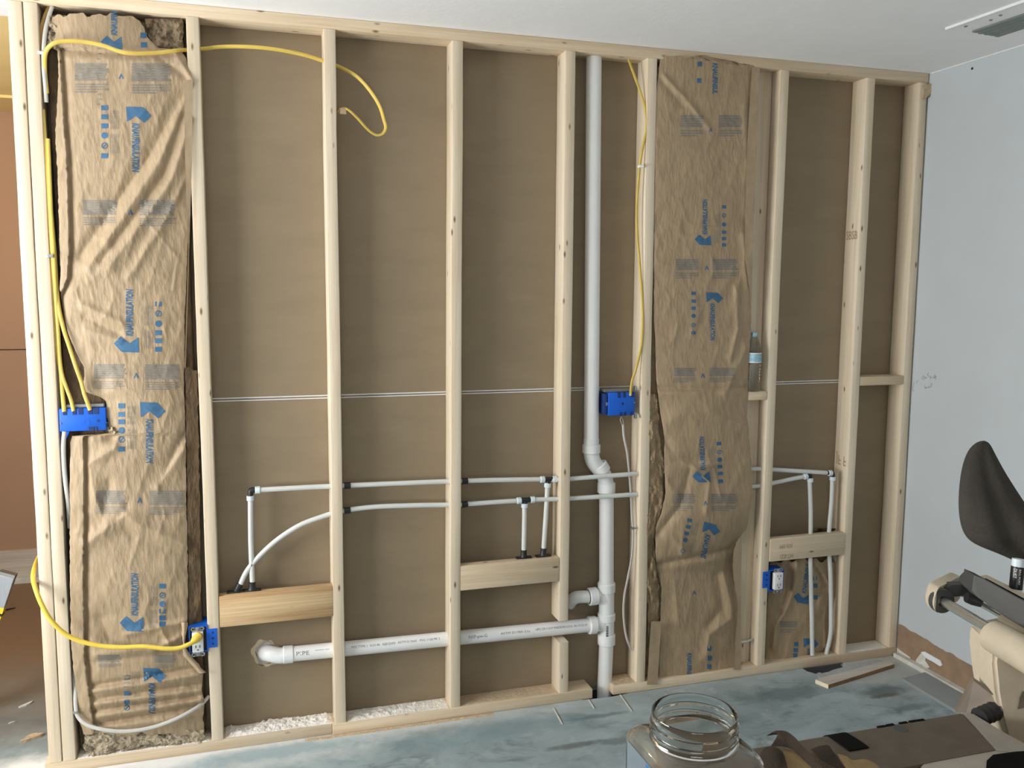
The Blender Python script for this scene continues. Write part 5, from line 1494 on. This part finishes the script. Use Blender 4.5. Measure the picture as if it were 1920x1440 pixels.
RN = 0.0565
secs = [rsq(0.064, 0.018, 0.0), rsq(0.070, 0.02, 0.006), rsq(0.072, 0.02, 0.02), rsq(0.072, 0.02, 0.236), rsq(0.0715, 0.021, 0.243), rsq(0.0695, 0.024, 0.2485), rsq(0.066, 0.032, 0.2525), rsq(RN + 0.002, RN + 0.002, 0.258)]
inn = [rsq(RN + 0.0005, RN + 0.0005, 0.258), rsq(0.0645, 0.031, 0.2512), rsq(0.068, 0.023, 0.2472), rsq(0.070, 0.020, 0.2418), rsq(0.0705, 0.0195, 0.235), rsq(0.0705, 0.0195, 0.021), rsq(0.0685, 0.019, 0.0075), rsq(0.063, 0.017, 0.0016)]
secs += inn
n = len(secs[0]); vs = [p for s_ in secs for p in s_]
fs = [[i * n + k, i * n + (k + 1) % n, (i + 1) * n + (k + 1) % n, (i + 1) * n + k] for i in range(len(secs) - 1) for k in range(n)]
fs += [list(range(n))[::-1], [(len(secs) - 1) * n + k for k in range(n)]]
emit('jar_body', vs, fs, M['jar'], jar, 40)
np_ = [(RN + 0.002, 0.2585), (RN, 0.261), (RN, 0.266), (RN + 0.0025, 0.2675), (RN + 0.0025, 0.2695), (RN, 0.271), (RN, 0.277), (RN + 0.0022, 0.2785), (RN + 0.0022, 0.2805), (RN, 0.282), (RN, 0.293), (RN - 0.0006, 0.2945), (RN - 0.0018, 0.2945), (RN - 0.0022, 0.293), (RN - 0.0022, 0.2585)]
MB().lathe(np_, jc, (0, 0, 1), 64, close=True).build('neck', M['neck'], jar, 40, label='threaded clear neck')
# label wrapped on two faces
MB().box(jc.x - 0.0732, jc.x - 0.0724, jc.y - 0.05, jc.y + 0.05, jc.z + 0.03, jc.z + 0.240).build('label_side', M['jar_label'], jar)
MB().box(jc.x - 0.0736, jc.x - 0.0732, jc.y - 0.034, jc.y - 0.008, jc.z + 0.04, jc.z + 0.2385).build('label_blue_panel', M['jar_label_blue'], jar)
MB().box(jc.x - 0.045, jc.x + 0.058, jc.y - 0.0732, jc.y - 0.0724, jc.z + 0.03, jc.z + 0.228).build('label_front', M['jar_label_dark'], jar)
MB().box(jc.x - 0.062, jc.x - 0.045, jc.y - 0.0732, jc.y - 0.0724, jc.z + 0.03, jc.z + 0.236).build('label_tan_panel', M['jar_label_tan'], jar)

# ------------------------------------------------------------------ sandpaper sheets
def sheet(name, label, ctrl, mats, th=0.0008, seg=22):
    """curled sheet: grid of control points (rows of world points) interpolated both ways"""
    rows = [spline(np.array(r), 8) for r in ctrl]
    cols = np.array(rows)
    g = np.array([spline(cols[:, j], 8) for j in range(cols.shape[1])])   # j, i, 3
    nj, ni = g.shape[:2]
    V = g.reshape(-1, 3)
    F = [[j * ni + i, j * ni + i + 1, (j + 1) * ni + i + 1, (j + 1) * ni + i] for j in range(nj - 1) for i in range(ni - 1)]
    me_v = V; N_ = np.zeros_like(V)
    for f in F:
        a, b, c_ = V[f[0]], V[f[1]], V[f[3]]
        nn = np.cross(b - a, c_ - a)
        for i in f: N_[i] += nn
    N_ /= np.linalg.norm(N_, axis=1)[:, None] + 1e-12
    t = thing(name, label, 'sandpaper', tuple(V.min(0)))
    emit('backing', V, F, mats[0], t, 180)
    emit('grit', V + N_ * th, F, mats[1], t, 180)
    return t


zz = ZBAR
def Q(x, y, z): return PZ(x, y, z)


sheet('sandpaper', 'curled brown sandpaper sheet rolled dark side out on the board', [
    [Q(1437, 1379, zz + 0.030), Q(1455, 1371, zz + 0.036), Q(1475, 1372, zz + 0.040), Q(1492, 1384, zz + 0.040), Q(1505, 1400, zz + 0.038), Q(1530, 1420, zz + 0.034), Q(1570, 1442, zz + 0.030)],
    [Q(1458, 1378, zz + 0.030), Q(1462, 1378, zz + 0.035), Q(1480, 1388, zz + 0.034), Q(1493, 1400, zz + 0.032), Q(1508, 1414, zz + 0.030), Q(1530, 1432, zz + 0.028), Q(1560, 1456, zz + 0.024)],
    [Q(1446, 1399, zz + 0.026), Q(1470, 1400, zz + 0.026), Q(1486, 1406, zz + 0.024), Q(1500, 1418, zz + 0.022), Q(1515, 1432, zz + 0.020), Q(1530, 1446, zz + 0.018), Q(1550, 1466, zz + 0.016)]], (M['sand_grit'], M['sand_grit']))
sheet('sandpaper', 'tan sandpaper sheet torn along its edge beneath the curled one', [
    [Q(1466, 1405, zz + 0.018), Q(1485, 1408, zz + 0.017), Q(1505, 1420, zz + 0.016), Q(1525, 1437, zz + 0.014), Q(1545, 1455, zz + 0.012)],
    [Q(1472, 1420, zz + 0.014), Q(1488, 1425, zz + 0.013), Q(1505, 1436, zz + 0.012), Q(1520, 1450, zz + 0.010), Q(1535, 1466, zz + 0.010)],
    [Q(1476, 1440, zz + 0.010), Q(1490, 1446, zz + 0.010), Q(1505, 1456, zz + 0.009), Q(1518, 1466, zz + 0.008), Q(1530, 1480, zz + 0.008)]], (M['sand_back'], M['sand_back']))
sheet('sandpaper', 'brown sandpaper sheet rolled up at the left next to the jar', [
    [Q(1436, 1402, zz + 0.020), Q(1452, 1401, zz + 0.024), Q(1466, 1410, zz + 0.024), Q(1474, 1430, zz + 0.020), Q(1478, 1452, zz + 0.016)],
    [Q(1428, 1412, zz + 0.016), Q(1446, 1414, zz + 0.024), Q(1460, 1422, zz + 0.024), Q(1468, 1440, zz + 0.018), Q(1470, 1462, zz + 0.014)],
    [Q(1424, 1436, zz + 0.012), Q(1440, 1440, zz + 0.016), Q(1452, 1448, zz + 0.016), Q(1458, 1460, zz + 0.012), Q(1462, 1475, zz + 0.010)]], (M['sand_grit'], M['sand_grit']))
sheet('sandpaper', 'tan sandpaper piece with wavy torn edge at the right of the pile', [
    [Q(1570, 1414, zz + 0.010), Q(1585, 1418, zz + 0.012), Q(1600, 1426, zz + 0.010), Q(1620, 1424, zz + 0.012), Q(1640, 1432, zz + 0.008), Q(1655, 1446, zz + 0.005)],
    [Q(1576, 1426, zz + 0.008), Q(1590, 1432, zz + 0.009), Q(1605, 1438, zz + 0.008), Q(1622, 1438, zz + 0.008), Q(1640, 1446, zz + 0.006), Q(1655, 1460, zz + 0.004)],
    [Q(1590, 1446, zz + 0.005), Q(1600, 1452, zz + 0.006), Q(1615, 1458, zz + 0.006), Q(1630, 1460, zz + 0.005), Q(1645, 1468, zz + 0.004), Q(1660, 1480, zz + 0.003)]], (M['sand_back'], M['sand_back']))
sheet('sandpaper', 'small brown sandpaper offcut in the middle of the pile', [
    [Q(1520, 1406, zz + 0.006), Q(1535, 1400, zz + 0.010), Q(1552, 1398, zz + 0.010), Q(1560, 1408, zz + 0.010)],
    [Q(1528, 1414, zz + 0.008), Q(1542, 1412, zz + 0.012), Q(1558, 1412, zz + 0.014), Q(1572, 1424, zz + 0.012)],
    [Q(1540, 1428, zz + 0.010), Q(1555, 1432, zz + 0.014), Q(1570, 1438, zz + 0.014), Q(1588, 1450, zz + 0.010)]], (M['sand_back'], M['sand_grit']))

# ------------------------------------------------------------------ mitre saw
saw = thing('mitre_saw', 'dust-covered sliding mitre saw with chrome rail and black dust bag', 'saw', tuple(PZ(1880, 1420, ZBT)))


def D(x, y, d): return Vector(PD(float(x), float(y), d))


# base casting with table and turned plate
t0 = PZ(1866, 1406, ZBAR); t1 = PZ(1690, 1437, ZBAR)
MB().box(xe1 + 0.004, 2.45, -2.20, YB1 - 0.002, ZBT, ZBAR - 0.012, 0.006).build('base', M['cast'], saw, 40)
ck = PZ(1930, 1475, ZBAR)
MB().lathe([(0.0001, ZBT + 0.02), (0.15, ZBT + 0.02), (0.155, ZBAR - 0.006), (0.15, ZBAR - 0.002), (0.0001, ZBAR - 0.002)], (ck[0], ck[1], 0), (0, 0, 1), 48).build('turntable', M['cast_grey'], saw, 40)
MB().box(1.60, xe1 + 0.05, -2.16, YB1 - 0.002, ZBT, ZBAR - 0.006, 0.004).build('table_wing', M['cast'], saw, 40)
# dark kerf insert
kq = [PZ(x, y, ZBAR) for x, y in ((1850, 1428), (1862, 1417), (1905, 1411), (1945, 1409), (1945, 1475), (1846, 1475))]
MB().prism([(q_[0], q_[1], ZBAR - 0.004) for q_ in kq], (0, 0, 0.006)).build('insert_plate', M['strap'], saw)
# rear base plate and fence
rq = [PZ(x, y, ZBAR) for x, y in ((1803, 1334), (1826, 1338), (1882, 1372), (1925, 1395), (1925, 1412), (1868, 1406))]
MB().prism([(q_[0], q_[1], ZBT) for q_ in rq], (0, 0, ZBAR - ZBT - 0.001)).build('rear_base', M['cast_grey'], saw)
fq = [D(1793, 1337, 1.66), D(1826, 1277, 1.66), D(1858, 1299, 1.62), D(1885, 1322, 1.60), D(1872, 1345, 1.60), D(1812, 1336, 1.65)]
MB().prism(fq, (0.012, 0.016, 0)).build('fence_plate', M['fence'], saw)
# upright support (tower) and its rear housing
tw = [(1868, 1212), (1862, 1240), (1868, 1300), (1876, 1345), (1888, 1388), (1905, 1420), (1960, 1440), (2040, 1440), (2040, 1215), (1960, 1195)]
f_ = [D(x, y, 1.60) for x, y in tw]
dvec = (D(1900, 1300, 1.74) - D(1900, 1300, 1.60)); dvec = Vector((0.05, 0.11, 0))
bm = bmesh.new()
v0 = [bm.verts.new(q_) for q_ in f_]; v1 = [bm.verts.new(q_ + dvec) for q_ in f_]
bm.faces.new(v0); bm.faces.new(v1[::-1])
for i in range(len(v0)): bm.faces.new((v0[i], v1[i], v1[(i + 1) % len(v0)], v0[(i + 1) % len(v0)]))
bmesh.ops.recalc_face_normals(bm, faces=list(bm.faces))
bmesh.ops.bevel(bm, geom=list(bm.edges), offset=0.007, segments=3, affect='EDGES')
MB().add(*bm_data(bm)).build('support_arm', M['cast'], saw, 50)
MB().prism([D(1912, 1308, 1.598), D(1918, 1296, 1.598), D(1930, 1300, 1.598), D(1930, 1325, 1.598), D(1908, 1330, 1.598)], (0.0, 0.004, 0)).build('recess', M['fence'], saw)
# bevel lock lever and knob behind the support
MB().tube([D(1852, 1232, 1.68), D(1857, 1245, 1.67), D(1862, 1262, 1.665), D(1864, 1290, 1.66)], [0.010, 0.010, 0.008, 0.006], 12, n=5).build('bevel_lever', M['arm'], saw, 60)
kb = MB(); k0, k1 = D(1836, 1345, 1.60), D(1872, 1330, 1.62)
ks = []
for i in range(13):
    ks.append(0.0155 if i % 3 else 0.0175)
kb.tube([k0 + (k1 - k0) * (i / 12) for i in range(13)], ks, 18); kb.build('ribbed_knob', M['black_pl'], saw, 30)
# slide rail pair with end yoke
ra, rb2 = D(1862, 1182, 1.62), D(1762, 1124, 1.79)
MB().tube([ra + (ra - rb2) * 0.5, rb2], 0.0100, 24).build('chrome_rail', M['chrome'], saw, 60)
up_ = Vector((0.0, 0.0, 1.0)); side = Vector((1, 0.35, 0)).normalized()
rc, rd = D(1895, 1163, 1.70), D(1795, 1108, 1.86)
MB().tube([rc + (rc - rd) * 0.5, rd], 0.0065, 24).build('chrome_rail', M['chrome'], saw, 60)
# rail housing
hA = D(1858, 1190, 1.64); hB = hA + (ra - rb2).normalized() * 0.26
hs = [hA, hA + (hB - hA) * 0.04, hB]
MB().tube(hs, [0.022, 0.030, 0.030], 28).build('rail_housing', M['cast'], saw, 60)
hA2 = D(1888, 1168, 1.72); hB2 = hA2 + (ra - rb2).normalized() * 0.26
MB().tube([hA2, hA2 + (hB2 - hA2) * 0.04, hB2], [0.022, 0.030, 0.030], 28).build('rail_housing', M['cast'], saw, 60)
# rounded end cap tying both rails
capc = [D(1753, 1119, 1.80), D(1788, 1100, 1.87)]
MB().lathe([(0.0105, -0.006), (0.0245, -0.006), (0.0255, 0.0), (0.0245, 0.006), (0.0105, 0.006)], D(1765, 1126, 1.780), rb2 - ra, 28, close=True).build('rail_collar', M['arm'], saw, 40)
mb = MB(); ax = (rb2 - ra).normalized()
mb2 = bmesh.new()
L_ = 0.020
for (cc, rr_) in ((capc[0], 0.029), (capc[1], 0.029)):
    pass
ringv = []
sdir = (capc[1] - capc[0]); ln = sdir.length; sdir.normalize(); nrm = ax.cross(sdir).normalized()
outl = []
for kx in range(24):
    t = 2 * math.pi * kx / 24
    c0_ = capc[1] if math.cos(t) > 0 else capc[0]
    outl.append(c0_ + sdir * math.cos(t) * 0.027 + nrm * math.sin(t) * 0.027)
vsr = []
for off_, scl in ((-0.016, 1.0), (0.010, 1.0), (0.020, 0.93), (0.026, 0.78)):
    cen = (capc[0] + capc[1]) / 2
    vsr += [cen + (q_ - cen) * scl + ax * off_ for q_ in outl]
n = 24
fs = [[i * n + k_, i * n + (k_ + 1) % n, (i + 1) * n + (k_ + 1) % n, (i + 1) * n + k_] for i in range(3) for k_ in range(n)] + [list(range(n))[::-1], [3 * n + k_ for k_ in range(n)]]
emit('rail_end_cap', vsr, fs, M['cast'], saw, 50)
# black yoke plate behind the cap, with hook and pivot bolt
yk = [(1757, 1138), (1756, 1126), (1761, 1114), (1772, 1103), (1785, 1097), (1806, 1096), (1808, 1086), (1815, 1079), (1825, 1079), (1836, 1085), (1850, 1100), (1840, 1112), (1828, 1117), (1806, 1117), (1790, 1119), (1782, 1114), (1774, 1116), (1766, 1126), (1768, 1136), (1775, 1142), (1768, 1144)]
bm = bmesh.new(); f_ = [D(x, y, 1.790) for x, y in yk]
for off_ in (Vector((0, 0, 0)),):
    v0 = [bm.verts.new(q_) for q_ in f_]; bm.faces.new(v0)
r = bmesh.ops.extrude_face_region(bm, geom=list(bm.faces))
for g in r['geom']:
    if isinstance(g, bmesh.types.BMVert): g.co += Vector((0.008, 0.020, 0))
bmesh.ops.recalc_face_normals(bm, faces=list(bm.faces))
MB().add(*bm_data(bm)).build('yoke_plate', M['arm'], saw, 30)
bc = D(1816, 1092, 1.785)
MB().lathe([(0.0001, 0), (0.0085, 0), (0.0085, 0.010), (0.006, 0.012), (0.0001, 0.012)], bc, (-0.35, -0.93, 0), 18).build('pivot_bolt', M['steel'], saw, 40)
MB().lathe([(0.0085, 0), (0.0125, 0), (0.0125, 0.006), (0.0085, 0.006)], bc, (-0.35, -0.93, 0), 20, close=True).build('bolt_collar', M['arm'], saw, 40)
MB().tube([D(1812, 1120, 1.75), D(1825, 1124, 1.75), D(1842, 1132, 1.74)], [0.010, 0.012, 0.008], 10).build('lock_lug', M['black_pl'], saw, 50)
# dark swing arm with pale cap strip
am = [(1826, 1078), (1845, 1086), (1930, 1133), (2040, 1190), (2040, 1250), (1930, 1184), (1884, 1156), (1836, 1122), (1822, 1108)]
f_ = [D(x, y, 1.70 - (x - 1826) / 1000.0) for x, y in am]
MB().prism(f_, (0.012, 0.036, 0)).build('swing_arm', M['arm'], saw)
MB().obox(D(1836, 1084, 1.745), D(2040, 1186, 1.56), 0.040, 0.012, bev=0.003).build('arm_cap_strip', M['cast'], saw, 40)
MB().obox(D(1846, 1088, 1.725), D(2040, 1192, 1.535), 0.006, 0.008).build('arm_slot', M['strap'], saw)
# dust port with label
pa_, pb_ = D(1903, 1118, 1.70), D(1910, 1048, 1.70)
MB().tube([pa_, pb_], 0.0115, 24).build('dust_port', M['pex_nut'], saw, 60)
lz = [pa_ + (pb_ - pa_) * t for t in (0.20, 0.80)]
MB().tube([lz[0], lz[1]], 0.0120, 24, caps=False).build('port_label', M['black_label'], saw, 60)
pax = (pb_ - pa_).normalized(); tc_ = Vector(CAM) - pa_; tc_ = (tc_ - pax * tc_.dot(pax)).normalized(); psd = pax.cross(tc_)


def port_text(body, w, h, ang0):
    def fn(s, t):
        an = ang0 + t / 0.0122
        return lz[1] - pax * (0.004 + s) + (tc_ * math.cos(an) + psd * math.sin(an)) * 0.01225
    stamp_on('label_print', body, fn, M['white_ink'], saw, h, w)


port_text('DUST', 0.018, 0.006, -0.55); port_text('BAG PORT', 0.030, 0.0035, 0.25)
# dust bag
bag_s = [((1838, 825), (1854, 827)), ((1818, 838), (1863, 847)), ((1806, 868), (1880, 880)), ((1800, 905), (1897, 908)), ((1798, 945), (1918, 940)), ((1801, 978), (1936, 968)), ((1809, 1003), (1950, 995)), ((1824, 1020), (1964, 1022)), ((1862, 1034), (1982, 1050)), ((1905, 1052), (1998, 1080)), ((1950, 1078), (2010, 1105))]
DB = 1.86
vs = []; nseg = 32
for i, (l, r_) in enumerate(bag_s):
    pl, pr = D(*l, DB), D(*r_, DB - 0.02 * i / 10)
    c_ = (pl + pr) / 2; hx = (pr - pl) / 2; dep = Vector(FW) * hx.length * 0.55
    for k_ in range(nseg):
        t = 2 * math.pi * k_ / nseg
        # a crease runs down the near side, giving two soft lobes
        sag = 1 - 0.34 * math.exp(-((t - 1.25 * math.pi - 0.75) / 0.28) ** 2) * min(1, i / 3)
        vs.append(c_ + hx * math.cos(t) + dep * math.sin(t) * sag * (1 + 0.06 * math.sin(5 * t + i)))
m_ = len(bag_s)
fs = [[i * nseg + k_, i * nseg + (k_ + 1) % nseg, (i + 1) * nseg + (k_ + 1) % nseg, (i + 1) * nseg + k_] for i in range(m_ - 1) for k_ in range(nseg)] + [list(range(nseg))[::-1], [(m_ - 1) * nseg + k_ for k_ in range(nseg)]]
o = emit('dust_bag', vs, fs, M['bag'], saw, 180, label='black cloth dust bag')
sbd = o.modifiers.new('soft', 'SUBSURF'); sbd.levels = 1; sbd.render_levels = 2
